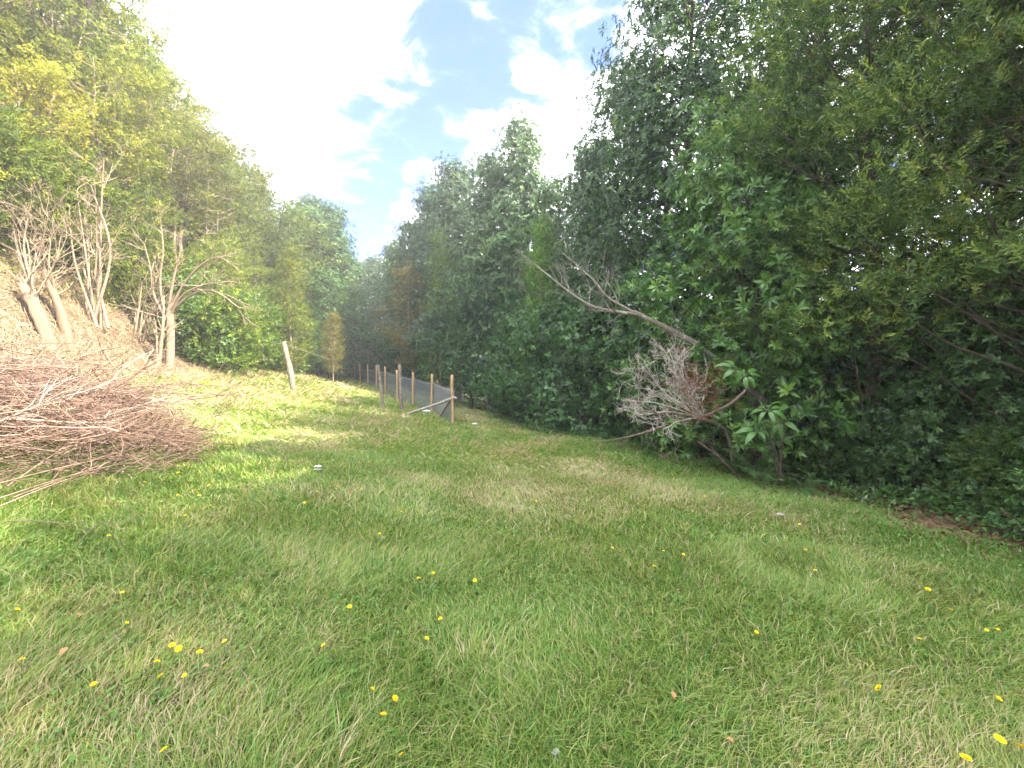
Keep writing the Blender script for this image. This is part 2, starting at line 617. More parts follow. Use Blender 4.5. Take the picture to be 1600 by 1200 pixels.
def grass():
    rng = np.random.default_rng(11)
    mb = MB()
    rings = [  # y range, blades per m2, width factor, height factor
        (0.75, 2.2, 13000, 0.55, 0.85), (2.2, 4.0, 7500, 0.7, 0.85), (4.0, 7.0, 3000, 1.15, 0.9),
        (7.0, 12.0, 1300, 1.9, 0.95), (12.0, 20.0, 500, 3.6, 1.05), (20.0, 36.0, 170, 7.0, 1.15)]
    for (y0, y1, dens, wf, hf) in rings:
        xa, xb = -1.42 * y1 - 0.4, 1.42 * y1 + 0.4
        xa = max(xa, -19)
        xb = min(xb, 7)
        n = int((xb - xa) * (y1 - y0) * dens)
        x = rng.uniform(xa, xb, n)
        y = rng.uniform(y0, y1, n)
        keep = (np.abs(x) < 1.42 * y + 0.4)
        edge = xr(y) + 0.35 + 0.9 * (fbm(x * 1.5, y * 1.5, 41) - 0.5)
        keep &= (x < edge)
        bx = toe(y) + 0.6 + 1.6 * (fbm(x, y, 42) - 0.5)
        keep &= (x > bx - 1.2 * rng.random(n) ** 2) & (pile_mask(x, y) > 0.75 + 0.25 * rng.random(n))
        dm = ((x - pd[0]) / 0.5) ** 2 + ((y - pd[1]) / 0.3) ** 2
        keep &= dm > 0.6 + rng.random(n)
        # tufted density
        keep &= rng.random(n) < 0.55 + 0.75 * fbm(x * 5, y * 5, 77)
        x, y = x[keep], y[keep]
        n = len(x)
        # dry and lush patches
        dry = fbm(x * 0.55 + 3, y * 0.55, 21, 4)
        fine = fbm(x * 3.1, y * 3.1, 23, 2)
        right = sstep(2.6, 0.2, xr(y) - x + 0.6 * (fine - 0.5))          # lush strip beside the trees
        leftdry = sstep(-4.5, -8.5, x) * sstep(8.5, 12, y)                # rank seeding grass by the leaning post
        dryness = np.clip((dry - 0.36) * 2.4 + (fine - 0.5) * 0.8 - 0.75 * right + 0.35 * leftdry, 0, 1)
        u = rng.random(n)
        tall = fbm(x * 1.3, y * 1.3, 61, 3)
        h = (0.035 + 0.065 * rng.random(n) ** 1.3) * (0.40 + 1.30 * tall) * hf
        h *= 1 - 0.25 * right
        h *= 1 + 1.5 * leftdry * rng.random(n)
        seed = rng.random(n) < (0.006 + 0.014 * dryness + 0.03 * leftdry)                  # seed stalks
        h = np.where(seed, h * 1.0 + 0.05 + 0.11 * rng.random(n), h)
        w = (0.0030 + 0.0022 * rng.random(n)) * wf
        w = np.where(seed, w * 0.4, w)
        # colour: fresh green, yellow green, straw
        k = rng.random((n, 1))
        green = lerp(np.array([0.090, 0.205, 0.028]), np.array([0.160, 0.290, 0.055]), k)
        blue = np.array([0.075, 0.205, 0.060])
        green = lerp(green, blue + 0 * green, (rng.random((n, 1)) < 0.15) * 0.8)
        yel = lerp(np.array([0.195, 0.285, 0.055]), np.array([0.315, 0.340, 0.095]), k)
        st = lerp(np.array([0.38, 0.32, 0.17]), np.array([0.52, 0.44, 0.27]), k)
        cc = np.where((u < 0.48 + 0.42 * dryness)[:, None], yel, green)
        cc = np.where((rng.random(n) < 0.07 + 0.42 * dryness * dryness + 0.14 * dryness)[:, None], st, cc)
        cc = np.where(seed[:, None], st * 0.95, cc)
        cc = lerp(cc, np.array([0.070, 0.215, 0.030]), (0.4 * right)[:, None])
        # comb direction
        ang0 = 2 * PI * fbm(x * 0.8, y * 0.8, 91, 2) * 1.6
        ang = np.where(rng.random(n) < 0.5, ang0 + rng.normal(0, 0.7, n), rng.uniform(0, 2 * PI, n))
        lean = h * rng.uniform(0.35, 1.7, n)
        lean = np.where(seed, h * 0.8 * rng.random(n), lean)
        az = rng.uniform(0, PI, n) * 0.5 + ang + PI / 4
        z = g(x, y) - 0.006
        d = np.stack([np.cos(ang), np.sin(ang)], 1)
        s = np.stack([np.cos(az), np.sin(az)], 1)
        B = np.stack([x, y, z], 1)

        def pt(side, f, hz, off):
            q = B.copy()
            q[:, :2] += s * (side * w * f)[:, None] + d * off[:, None]
            q[:, 2] += hz
            return q

        V = np.stack([pt(-1, 1.0, 0 * h, 0 * h), pt(1, 1.0, 0 * h, 0 * h),
                      pt(-1, 0.8, 0.6 * h, 0.32 * lean), pt(1, 0.8, 0.6 * h, 0.32 * lean),
                      pt(0, 0, 0.92 * h, lean)], 1)
        base = np.arange(n)[:, None, None] * 5
        if y0 >= 7:      # far blades: one triangle pair
            V = V[:, [0, 1, 2, 4]]
            base = np.arange(n)[:, None, None] * 4
            F = np.array([[0, 1, 2], [2, 1, 3]])[None] + base
            nv = 4
        else:
            F = np.array([[0, 1, 3], [0, 3, 2], [2, 3, 4]])[None] + base
            nv = 5
        cv = np.repeat((cc * (0.85 + 0.3 * rng.random((n, 1))))[:, None], nv, 1)
        mb.add(V.reshape(-1, 3), F.reshape(-1, 3), cv.reshape(-1, 3))
    # clover and flat rosette leaves between the blades
    for (y0, y1, dens, sz) in ((0.75, 3.5, 900, 1.0), (3.5, 8, 300, 1.5), (8, 16, 90, 2.4)):
        xa, xb = max(-1.42 * y1, -12), min(1.42 * y1, 6.5)
        n = int((xb - xa) * (y1 - y0) * dens)
        x = rng.uniform(xa, xb, n)
        y = rng.uniform(y0, y1, n)
        m = fbm(x * 1.1, y * 1.1, 131, 3)
        right = sstep(3.0, 0.0, xr(y) - x)
        keep = (np.abs(x) < 1.42 * y + 0.3) & (x < xr(y) + 0.3) & (x > toe(y)) & (pile_mask(x, y) > 0.9) & (rng.random(n) < sstep(0.42, 0.62, m) + 0.4 * right)
        x, y = x[keep], y[keep]
        n = len(x)
        r = rng.uniform(0.005, 0.012, n) * sz
        z = g(x, y) + rng.uniform(0.015, 0.06, n)
        a = rng.uniform(0, 2 * PI, n)
        tilt = rng.normal(0, 0.45, (n, 2))
        V = []
        for q in range(4):
            t = a + q * PI / 2
            f = (1.0, 0.72, 1.15, 0.72)[q]
            dx, dy = np.cos(t) * r * f, np.sin(t) * r * f
            V.append(np.stack([x + dx, y + dy, z + dx * tilt[:, 0] + dy * tilt[:, 1]], 1))
        V = np.stack(V, 1)
        F = np.array([[0, 1, 2], [0, 2, 3]])[None] + np.arange(n)[:, None, None] * 4
        cc = lerp(np.array([0.085, 0.19, 0.03]), np.array([0.15, 0.28, 0.06]), rng.random((n, 1)))
        mb.add(V.reshape(-1, 3), F.reshape(-1, 3), np.repeat(cc, 4, 0))
    o = obj('grass', mb.mesh('grass', M['grass']))
    tag(o, 'rough green and straw coloured meadow grass with clover', 'grass', kind='stuff')
    return o


grass()

# ------------------------------------------------------------------ trees: prototypes
def leaf_shape(L, W, droop=0.25, near=True, fold=0.25):
    """leaf along +x, face up"""
    if near:
        V = np.array([[0, 0, 0], [0.5 * L, 0, 0.02 * L], [0.55 * L, W / 2, 0.02 * L + fold * W / 2], [0.55 * L, -W / 2, 0.02 * L + fold * W / 2], [L, 0, -droop * L]])
        F = np.array([[0, 3, 1], [0, 1, 2], [1, 3, 4], [1, 4, 2]])
    else:
        V = np.array([[0, 0, 0], [0.5 * L, W / 2, 0.04 * L], [L, 0, -droop * L], [0.5 * L, -W / 2, 0.04 * L]])
        F = np.array([[0, 3, 2], [0, 2, 1]])
    return V, F


def roty(a):
    c, s = math.cos(a), math.sin(a)
    return np.array([[c, 0, s], [0, 1, 0], [-s, 0, c]])


def rotz(a):
    c, s = math.cos(a), math.sin(a)
    return np.array([[c, -s, 0], [s, c, 0], [0, 0, 1]])


def whorl(rng, n, L, W, near, elev=(0.1, 0.9), stem=0.05):
    """leaves round a twig end, axis +z"""
    Vs, Fs, Cs, k = [], [], [], 0
    for i in range(n):
        V, F = leaf_shape(L * rng.uniform(0.65, 1.1), W * rng.uniform(0.8, 1.15), rng.uniform(0.05, 0.4), near)
        e = rng.uniform(*elev)
        V = V @ roty(-e).T
        V = V @ rotz(i * 2.4 + rng.normal(0, 0.25)).T
        V[:, 2] += rng.uniform(-stem, stem * 0.3) * (1 if e < 0.6 else 0.3)
        Vs.append(V)
        Fs.append(F + k)
        Cs.append(np.full(len(V), rng.uniform(0.8, 1.2)))
        k += len(V)
    return np.concatenate(Vs), np.concatenate(Fs), np.concatenate(Cs)


def spray(rng, n, L, l, w):
    """feathery shoot along +z with small leaves"""
    Vs, Fs, Cs, k = [], [], [], 0
    for i in range(n):
        V, F = leaf_shape(l * rng.uniform(0.8, 1.2), w, 0.1, False)
        V = V @ roty(-rng.uniform(0.3, 1.1)).T
        V = V @ rotz(i * 2.4 + rng.normal(0, 0.4)).T
        V[:, 2] += L * (i + 0.5) / n
        Vs.append(V)
        Fs.append(F + k)
        Cs.append(np.full(len(V), rng.uniform(0.8, 1.2)))
        k += len(V)
    return np.concatenate(Vs), np.concatenate(Fs), np.concatenate(Cs)


def frames(D, rng):
    D = D / (np.linalg.norm(D, axis=1)[:, None] + 1e-9)
    R = rng.normal(0, 1, D.shape)
    U = np.cross(D, R)
    U /= np.linalg.norm(U, axis=1)[:, None] + 1e-9
    W = np.cross(D, U)
    return np.stack([U, W, D], 2)       # columns


def scatter_units(mb, rng, units, Pos, Dir, scale, cols):
    which = rng.integers(0, len(units), len(Pos))
    R = frames(Dir, rng)
    for u, (V, F, c) in enumerate(units):
        k = np.nonzero(which == u)[0]
        if not len(k):
            continue
        W = np.einsum('mij,vj->mvi', R[k], V) * scale[k][:, None, None] + Pos[k][:, None]
        FF = F[None] + (np.arange(len(k)) * len(V))[:, None, None]
        cc = cols[k][:, None, :] * c[None, :, None]
        mb.add(W.reshape(-1, 3), FF.reshape(-1, 3), cc.reshape(-1, 3))


def profile(kind, t):
    if kind == 'cone':
        return np.clip(1.05 * (1 - t) ** 0.75 * sstep(-0.15, 0.15, t) + 0.06, 0, 1)
    if kind == 'round':
        return np.sqrt(np.clip(1 - (2 * t - 0.9) ** 2 / 1.25, 0.02, 1))
    if kind == 'egg':
        return np.clip(0.95 * sstep(-0.3, 0.25, t) * np.clip(1 - np.maximum(t - 0.22, 0) / 0.80, 0.01, 1) ** 0.8, 0.05, 1)
    if kind == 'top':        # wide at the top, kanuka-like
        return np.clip(0.45 + 0.75 * t, 0, 1) * np.sqrt(np.clip(1 - (np.maximum(t - 0.55, 0) / 0.47) ** 2, 0.02, 1))
    if kind == 'wall':       # leafy to the ground
        return np.clip(0.92 - 0.10 * t - 0.75 * np.maximum(t - 0.6, 0) ** 1.3 * 1.6, 0.1, 1)
    return np.ones_like(t)


PROTO = {}


def make_tree(key, seed, H, R, base, kind, nclump, nper, cr, units, pal, mleaf, mbark, trunk_r, stems=1, spread=0.25, flat=0.6, upb=0.5, limb_r=0.018, young=0.12, outward=0.7):
    rng = np.random.default_rng(seed)
    trunks = []
    lines = []
    for s in range(stems):
        a = s * 2 * PI / max(stems, 1) + rng.uniform(0, 1)
        off = spread * H * (0.35 if stems > 1 else 0.0)
        n = 9
        t = np.linspace(0, 1, n)
        top = H * (0.97 if s == 0 else rng.uniform(0.7, 0.92))
        P = np.stack([np.cos(a) * (0.06 * (stems > 1) + off * t ** 1.3), np.sin(a) * (0.06 * (stems > 1) + off * t ** 1.3), t * top], 1)
        w = rng.normal(0, 0.012 * H, (n, 2)) * np.minimum(t * 2, 1)[:, None]
        P[:, :2] += np.cumsum(w, 0) * 0.5
        P[0, 2] = -0.35
        rr = trunk_r * (1.0 if s == 0 else rng.uniform(0.55, 0.85)) * (1 - 0.86 * t) + 0.006
        rr[0] *= 1.5
        mb = MB()
        add_tube(mb, P, rr, 8 if stems == 1 else 6)
        lines.append(P)
        trunks.append(mb)
    # clumps
    ga = 2.39996
    i = np.arange(nclump)
    t = (i + rng.random(nclump)) / nclump
    t = 1 - (1 - t) ** 0.85 if kind == 'cone' else t
    ang = i * ga + rng.normal(0, 0.4, nclump)
    env = R * profile(kind, t) * (0.60 + 0.80 * vnoise(np.cos(ang) * 1.6 + 5, t * 6 + np.sin(ang) * 1.6, seed))
    rad = env * (rng.uniform(0.22, 1.0, nclump) ** 0.55)
    zc = H * (base + (1 - base) * t) + rng.normal(0, 0.02 * H, nclump)
    zc = np.minimum(zc, H)
    ctr = np.zeros((nclump, 3))
    for k in range(nclump):
        L = lines[k % stems]
        cxy = [np.interp(zc[k], L[:, 2], L[:, 0]), np.interp(zc[k], L[:, 2], L[:, 1])]
        ctr[k] = (cxy[0] + rad[k] * math.cos(ang[k]), cxy[1] + rad[k] * math.sin(ang[k]), zc[k])
        z0 = max(0.12 * H * base + 0.15, zc[k] - rad[k] * rng.uniform(0.35, 0.9) - 0.1)
        z0 = min(z0, L[-1, 2] * 0.98)
        p0 = np.array([np.interp(z0, L[:, 2], L[:, 0]), np.interp(z0, L[:, 2], L[:, 1]), z0])
        if rad[k] > 0.15 * R:
            P = curve_pts(p0, ctr[k], 5, 0.06 * rad[k], 0.03 * rad[k], rng)
            add_tube(trunks[k % stems], P, np.linspace(limb_r * (0.6 + rad[k] / R), limb_r * 0.25, 5), 4)
    # twigs and leaves
    N = nclump * nper
    which = np.repeat(np.arange(nclump), nper)
    csz = cr * rng.uniform(0.65, 1.3, nclump)
    off = rng.normal(0, 1, (N, 3))
    off *= np.array([1, 1, flat])
    off *= (np.minimum(1.9, np.linalg.norm(off, axis=1)) / (np.linalg.norm(off, axis=1) + 1e-9))[:, None]
    Pos = ctr[which] + off * csz[which][:, None]
    outv = np.stack([np.cos(ang), np.sin(ang), 0 * ang], 1)[which]
    Dir = off * 0.9 + outward * outv + np.array([0, 0, upb]) + rng.normal(0, 0.35, (N, 3))
    Pos[:, 2] = np.maximum(Pos[:, 2], 0.06)
    k = np.clip(rng.normal(0.5, 0.25, N) + rng.normal(0, 0.22, nclump)[which], 0, 1)[:, None]
    colr = lerp(np.array(pal[0]), np.array(pal[1]), k)
    yg = (rng.random(N) < young)
    colr = np.where(yg[:, None], np.array(pal[2]), colr)
    leaf = MB()
    scatter_units(leaf, rng, units, Pos, Dir, rng.uniform(0.55, 1.35, N), colr)
    tm = [b.mesh(key + '_trunk', mbark, smooth=True, colour=False) for b in trunks]
    lm = leaf.mesh(key + '_crown', mleaf)
    PROTO[key] = (H, tm, lm)


r0 = np.random.default_rng(5)
U_BIG = [whorl(r0, 10, 0.155, 0.043, True, (0.2, 1.15)) for _ in range(4)]
U_MID = [whorl(r0, 8, 0.135, 0.050, False) for _ in range(4)]
U_SPRAY = [spray(r0, 11, 0.20, 0.070, 0.021) for _ in range(4)]
U_KAN = [whorl(r0, 8, 0.105, 0.034, False, (0.2, 1.2), 0.12) for _ in range(4)]
U_SHRUB = [whorl(r0, 8, 0.060, 0.026, False, (0.0, 1.0), 0.06) for _ in range(4)]

G_BRIGHT = ((0.036, 0.105, 0.020), (0.080, 0.185, 0.036), (0.140, 0.260, 0.052))
G_DARK = ((0.024, 0.070, 0.017), (0.060, 0.135, 0.033), (0.115, 0.205, 0.050))
G_OLIVE = ((0.040, 0.090, 0.020), (0.090, 0.155, 0.034), (0.190, 0.255, 0.055))
G_KAN = ((0.060, 0.090, 0.025), (0.115, 0.150, 0.040), (0.185, 0.205, 0.060))
G_BLUE = ((0.030, 0.078, 0.026), (0.068, 0.140, 0.048), (0.125, 0.200, 0.070))

make_tree('broad_a', 21, 6.8, 1.9, 0.05, 'wall', 105, 38, 0.34, U_BIG, G_BRIGHT, M['leaf'], M['bark'], 0.09, 2, 0.12, young=0.22)
make_tree('broad_b', 22, 5.2, 1.7, 0.05, 'round', 70, 34, 0.34, U_BIG, G_BRIGHT, M['leaf'], M['bark'], 0.07, 2, 0.15, young=0.22)
make_tree('tall_a', 31, 13.0, 2.3, 0.12, 'wall', 150, 54, 0.46, U_MID, G_DARK, M['leaf'], M['bark'], 0.17, 1, limb_r=0.024)
make_tree('tall_b', 32, 13.0, 2.1, 0.10, 'egg', 150, 54, 0.46, U_MID, G_BLUE, M['leaf'], M['greybark'], 0.16, 1, limb_r=0.022)
make_tree('fine_a', 41, 13.0, 2.2, 0.2, 'wall', 190, 78, 0.38, U_SPRAY, G_OLIVE, M['fine'], M['bark'], 0.14, 1, limb_r=0.016, flat=0.4, upb=0.7, young=0.24)
make_tree('kanuka_a', 51, 10.0, 1.9, 0.50, 'top', 80, 46, 0.36, U_KAN, G_KAN, M['fine'], M['palebark'], 0.075, 4, 0.14, limb_r=0.022)
make_tree('kanuka_b', 52, 10.0, 1.7, 0.22, 'round', 95, 50, 0.38, U_KAN, G_KAN, M['fine'], M['palebark'], 0.08, 2, 0.10, limb_r=0.022)
make_tree('kanuka_c', 53, 10.0, 1.8, 0.10, 'cone', 95, 50, 0.40, U_KAN, G_KAN, M['fine'], M['palebark'], 0.09, 1, limb_r=0.022)
make_tree('shrub_a', 61, 2.6, 1.35, 0.03, 'round', 60, 60, 0.24, U_SHRUB, G_DARK, M['leaf'], M['bark'], 0.03, 3, 0.25, limb_r=0.01)
make_tree('shrub_b', 62, 2.4, 1.2, 0.03, 'round', 55, 46, 0.24, U_SPRAY, G_OLIVE, M['fine'], M['bark'], 0.03, 3, 0.25, limb_r=0.01)


def plant(key, x, y, height, label, rot=None, tint=(1, 1, 1), name='forest_tree', cat='tree', group=None, wide=1.0, lean=(0, 0), btint=(1, 1, 1), sink=0.05):
    H, tm, lm = PROTO[key]
    s = height / H
    rng = np.random.default_rng(int(abs(x * 131 + y * 977) * 10) % 100000)
    rz = rng.uniform(0, 2 * PI) if rot is None else rot
    o = thing(name, label, cat, (x, y, gz(x, y) - sink), (lean[0], lean[1], rz), (s * wide, s * wide, s), group)
    for m in tm:
        obj('trunk' if len(tm) == 1 or True else 'stem', m, o, color=btint)
    obj('crown', lm, o, color=tint)
    return o

# ------------------------------------------------------------------ trees: the wall of forest on the right and at the end of the valley
FOREST = [
    # key, x, y, height, label, tint, wide
    ('fine_a', 6.6, 5.0, 13.0, 'tall fine-leaved tree at the right edge of the photo', (1.0, 1.0, 0.9), 1.0),
    ('fine_a', 6.15, 7.0, 12.6, 'tall olive fine-leaved tree between the right edge and the glossy broadleaf tree', (1.05, 1.12, 0.95), 1.0),
    ('broad_a', 4.95, 8.3, 6.9, 'bright glossy broad-leaved tree beside the leaning dead trunk', (1.1, 1.1, 1.0), 1.0),
    ('broad_b', 4.2, 9.9, 5.0, 'smaller glossy broad-leaved tree behind the leaning dead trunk', (0.9, 0.98, 0.9), 1.0),
    ('tall_a', 4.9, 11.2, 12.8, 'tall dark broad-leaved tree rising above the leaning dead trunk', (0.95, 1.0, 1.05), 1.05),
    ('tall_a', 4.0, 13.2, 12.0, 'tall dark tree whose outline meets the sky right of the blue gap', (0.95, 1.0, 1.1), 0.9),
    ('tall_b', 3.0, 15.2, 10.4, 'mid-height tree at the right foot of the sky gap', (1.0, 1.05, 0.95), 1.1),
    ('tall_a', 2.1, 17.8, 10.2, 'round-topped tree right of the tallest pale conical tree', (1.1, 1.1, 1.0), 0.9),
    ('tall_b', 0.55, 20.3, 14.2, 'tallest pale conical tree in the middle of the forest edge', (1.35, 1.3, 1.25), 1.1),
    ('tall_b', -1.1, 21.6, 13.0, 'pale conical tree just left of the tallest one', (1.3, 1.28, 1.2), 1.15),
    ('tall_b', -3.3, 25.0, 14.2, 'dark blue-green conical tree behind the bright green narrow tree', (0.9, 1.0, 1.1), 1.25),
    ('tall_b', -5.5, 28.0, 14.0, 'dark blue-green conical tree behind the bronze bush', (0.8, 0.95, 1.1), 1.3),
    ('tall_a', -7.3, 30.0, 12.2, 'dark tree on the right shoulder of the far sky gap', (0.85, 0.95, 1.1), 1.2),
    ('kanuka_c', -4.1, 23.6, 9.6, 'narrow bright yellow-green tree behind the fence', (1.3, 1.75, 1.0), 0.8),
    ('kanuka_c', 1.15, 16.2, 7.8, 'bright lime-green young tree below the tallest pale tree', (1.2, 1.8, 0.9), 0.75),
    ('kanuka_b', -6.1, 25.4, 8.0, 'bronze-green bush with bare grey stems behind the fence', (1.5, 1.12, 0.75), 1.2),
    ('tall_a', -2.0, 20.2, 6.6, 'leafy dark green tree right behind the near end of the fence', (1.0, 1.1, 0.95), 0.95),
    ('tall_a', -0.2, 18.4, 5.8, 'low dark broad-leaved tree right of the fence end', (0.9, 1.05, 0.9), 0.95),
    ('tall_b', -11.6, 40.0, 13.5, 'distant tree standing in the notch of the sky gap', (0.95, 1.05, 1.1), 1.3),
    ('tall_a', -9.2, 35.0, 11.5, 'dark tree right of the notch, behind the fence corner', (0.8, 0.95, 1.0), 1.0),
    ('tall_b', -13.6, 31.5, 13.2, 'rounded dark green tree left of the far sky gap', (0.9, 1.1, 1.0), 1.2),
    ('tall_a', -15.6, 30.5, 12.6, 'broad dark green tree below the hillside treeline end', (0.95, 1.12, 1.0), 1.0),
    ('tall_a', -12.2, 27.5, 7.4, 'low leafy green tree behind the orange-tipped sapling', (1.0, 1.2, 0.95), 1.0),
    ('tall_b', -14.6, 44.0, 13.0, 'farthest tree seen at the bottom of the sky gap', (1.0, 1.1, 1.15), 1.1),
    ('tall_a', -8.6, 41.0, 13.0, 'far dark tree behind the bronze bush', (0.85, 1.0, 1.05), 1.1),
    ('kanuka_c', -14.9, 27.5, 11.0, 'pointed tree filling the treeline just left of the rounded dark tree', (1.0, 1.15, 0.9), 1.2),
    ('tall_b', -16.6, 34.0, 14.5, 'tall tree peeking over the treeline left of the rounded dark tree', (0.95, 1.1, 1.0), 1.2),
    ('tall_a', -15.8, 40.5, 11.5, 'dark tree closing the bottom of the sky gap on its left', (0.9, 1.05, 1.0), 1.3),
    ('tall_a', -18.2, 46.5, 13.0, 'farthest dark tree behind the bottom of the sky gap', (0.9, 1.05, 1.05), 1.3),
    ('kanuka_c', -16.4, 30.6, 13.0, 'tall pointed tree where the hillside treeline starts to drop', (1.1, 1.2, 0.85), 1.25),
    ('kanuka_b', -15.0, 29.4, 11.6, 'round-crowned tree in the drop of the hillside treeline', (1.05, 1.2, 0.85), 1.3),
    ('tall_a', -5.0, 37.0, 13.5, 'far dark tree behind the narrow yellow-green tree', (0.85, 1.0, 1.0), 1.3),
    ('tall_b', 0.4, 29.0, 13.0, 'far tree behind the pair of pale conical trees', (0.9, 1.0, 1.0), 1.3),
    ('tall_a', -17.5, 38.0, 13.0, 'far dark tree behind the rounded tree left of the sky gap', (0.9, 1.0, 1.0), 1.3),
    ('fine_a', 9.3, 7.6, 13.4, 'tall olive tree in the second row at the right edge', (1.0, 1.0, 0.95), 1.0),
    ('tall_a', 8.3, 10.4, 13.4, 'tall dark tree in the second row above the glossy tree', (0.9, 1.0, 1.0), 1.0),
    ('tall_a', 9.0, 5.6, 12.0, 'dark broad-leaved tree in the second row at the right edge', (0.85, 0.95, 0.85), 1.1),
    ('fine_a', 8.4, 13.8, 13.0, 'tall fine-leaved tree deep behind the leaning dead trunk', (0.9, 1.0, 1.0), 1.0),
    ('tall_a', 4.6, 20.0, 11.0, 'tall tree in the second row behind the mid-height tree', (0.95, 1.0, 1.1), 1.0),
    ('tall_b', 2.4, 25.0, 12.0, 'tree in the second row behind the tallest pale tree', (1.0, 1.05, 1.1), 1.0),
]
for (key, x, y, h, lab, tint, wide) in FOREST:
    plant(key, x, y, h, lab, tint=tint, wide=wide, group='forest trees right and at the valley end')
# the forest edge goes on behind the camera and shades the meadow
for i, (x, y, h) in enumerate(((7.6, 2.2, 13.0), (7.9, -0.8, 12.6), (8.2, -4.2, 13.2), (8.4, -7.6, 12.8), (10.6, 0.8, 13.5), (10.8, -3.0, 13.5))):
    plant('fine_a' if i % 2 else 'tall_a', x, y, h, 'forest edge tree continuing beyond the right of the photo', group='forest edge trees beyond the right of the photo', tint=(1, 1, 1))

# undergrowth along the edge of the forest
US = np.random.default_rng(77)
ys = np.array([2.6, 3.5, 4.3, 5.0, 5.7, 6.5, 7.3, 8.2, 9.1, 10.2, 11.4, 12.6, 17.5, 19.0, 20.6, 22.3, 24.0])
for i, y in enumerate(ys):
    d = US.uniform(1.05, 1.5) + (0.55 if 5.2 < y < 8.4 else 0)
    h = US.uniform(1.1, 2.2) if y < 11 else US.uniform(2.0, 3.4)
    plant('shrub_a' if i % 3 else 'shrub_b', float(xr(y)) + d, float(y), h, 'dark leafy shrub along the right forest edge, ' + ('first', 'second', 'third', 'fourth', 'fifth', 'sixth', 'seventh', 'eighth', 'ninth', 'tenth', 'eleventh', 'twelfth', 'thirteenth', 'fourteenth', 'fifteenth', 'sixteenth', 'seventeenth')[i] + ' counting from the right', name='undergrowth_shrub', cat='shrub',
          group='shrubs at the foot of the right forest edge', tint=(0.9, 1.0, 0.85))
for (x, y, h) in ((-10.5, 36.5, 4.5), (-12.5, 37.5, 4.5), (-8.0, 33.5, 4.0), (-6.0, 31.5, 4.0), (-14.5, 38.0, 4.5)):
    plant('shrub_a', x, y, h, 'dark shrub in the deep shade behind the far fence posts', name='undergrowth_shrub', cat='shrub', group='shrubs in the shade behind the far fence', tint=(0.8, 0.95, 0.85), wide=1.3)
for (x, y, h) in ((7.1, 6.2, 3.2), (7.0, 7.6, 3.0), (6.4, 9.0, 3.2), (6.0, 10.6, 3.2), (7.6, 4.8, 3.4), (9.6, 6.0, 4.2), (9.8, 8.4, 4.2), (9.0, 10.6, 4.2), (8.0, 12.6, 4.2)):  # unseen shrubs added to block sky light and darken the forest interior
    plant('shrub_a', x, y, h, 'unseen shrub added deep under the right-hand trees to darken the gaps', name='undergrowth_shrub', cat='shrub', group='shrubs added to darken the gaps under the right-hand trees', tint=(0.8, 0.95, 0.8))
for (x, y, h, lab, wd) in ((2.75, 13.4, 4.3, 'large dense dark bush left of the dead twiggy bush', 1.15), (1.95, 15.2, 4.6, 'large rounded dark bush at the bend of the forest edge', 1.15),
                           (0.9, 17.0, 3.8, 'dense dark bush in the shadow right of the fence end', 1.1)):
    plant('shrub_a', x, y, h, lab, name='dense_bush', cat='bush', group='large dark bushes at the forest edge', tint=(0.8, 0.98, 0.75), wide=wd)
# dead leaves, twigs and seedlings on the forest floor along the edge
def floor_cover():
    rng = np.random.default_rng(313)
    for nm, n, pal, szr, up, mat, lab in (('leaf_litter', 15000, ((0.07, 0.045, 0.025), (0.26, 0.17, 0.09)), (0.02, 0.05), (0.0, 0.03), 'straw', 'dead leaves and bark on the ground under the forest edge'),
                                          ('ground_cover', 16000, ((0.03, 0.09, 0.02), (0.11, 0.22, 0.05)), (0.018, 0.042), (0.03, 0.28), 'leaf', 'low green seedlings and creepers along the forest edge')):
        y = rng.uniform(2.5, 20, n) ** 1.0
        x = xr(y) + (rng.normal(0.75, 0.6, n) if nm == 'leaf_litter' else rng.normal(0.75, 0.38, n))
        k = (rng.random(n) < sstep(0.38, 0.6, fbm(x * 1.8, y * 1.8, 71)) + (0.25 if nm == 'leaf_litter' else 0.05)) & (x < 1.45 * y)
        x, y = x[k], y[k]
        n = len(x)
        bump_ = fbm(x * 2.6, y * 2.6, 72)
        z = g(x, y) + rng.uniform(*up, n) * (0.3 + 1.2 * bump_) + 0.012
        r = rng.uniform(*szr, n)
        a = rng.uniform(0, 2 * PI, n)
        tl = rng.normal(0, 0.5, (n, 2))
        V = []
        for q in range(4):
            t = a + q * PI / 2
            f = (1.0, 0.45, 1.0, 0.45)[q]
            dx, dy = np.cos(t) * r * f, np.sin(t) * r * f
            V.append(np.stack([x + dx, y + dy, np.maximum(z + dx * tl[:, 0] + dy * tl[:, 1], z * 0 - 99)], 1))
        V = np.stack(V, 1)
        cc = lerp(np.array(pal[0]), np.array(pal[1]), rng.random((n, 1)))
        mb = MB()
        mb.add(V.reshape(-1, 3), (np.array([[0, 1, 2], [0, 2, 3]])[None] + np.arange(n)[:, None, None] * 4).reshape(-1, 3), np.repeat(cc, 4, 0))
        tag(obj(nm, mb.mesh(nm, M[mat])), lab, 'litter' if nm == 'leaf_litter' else 'seedlings', kind='stuff')


floor_cover()
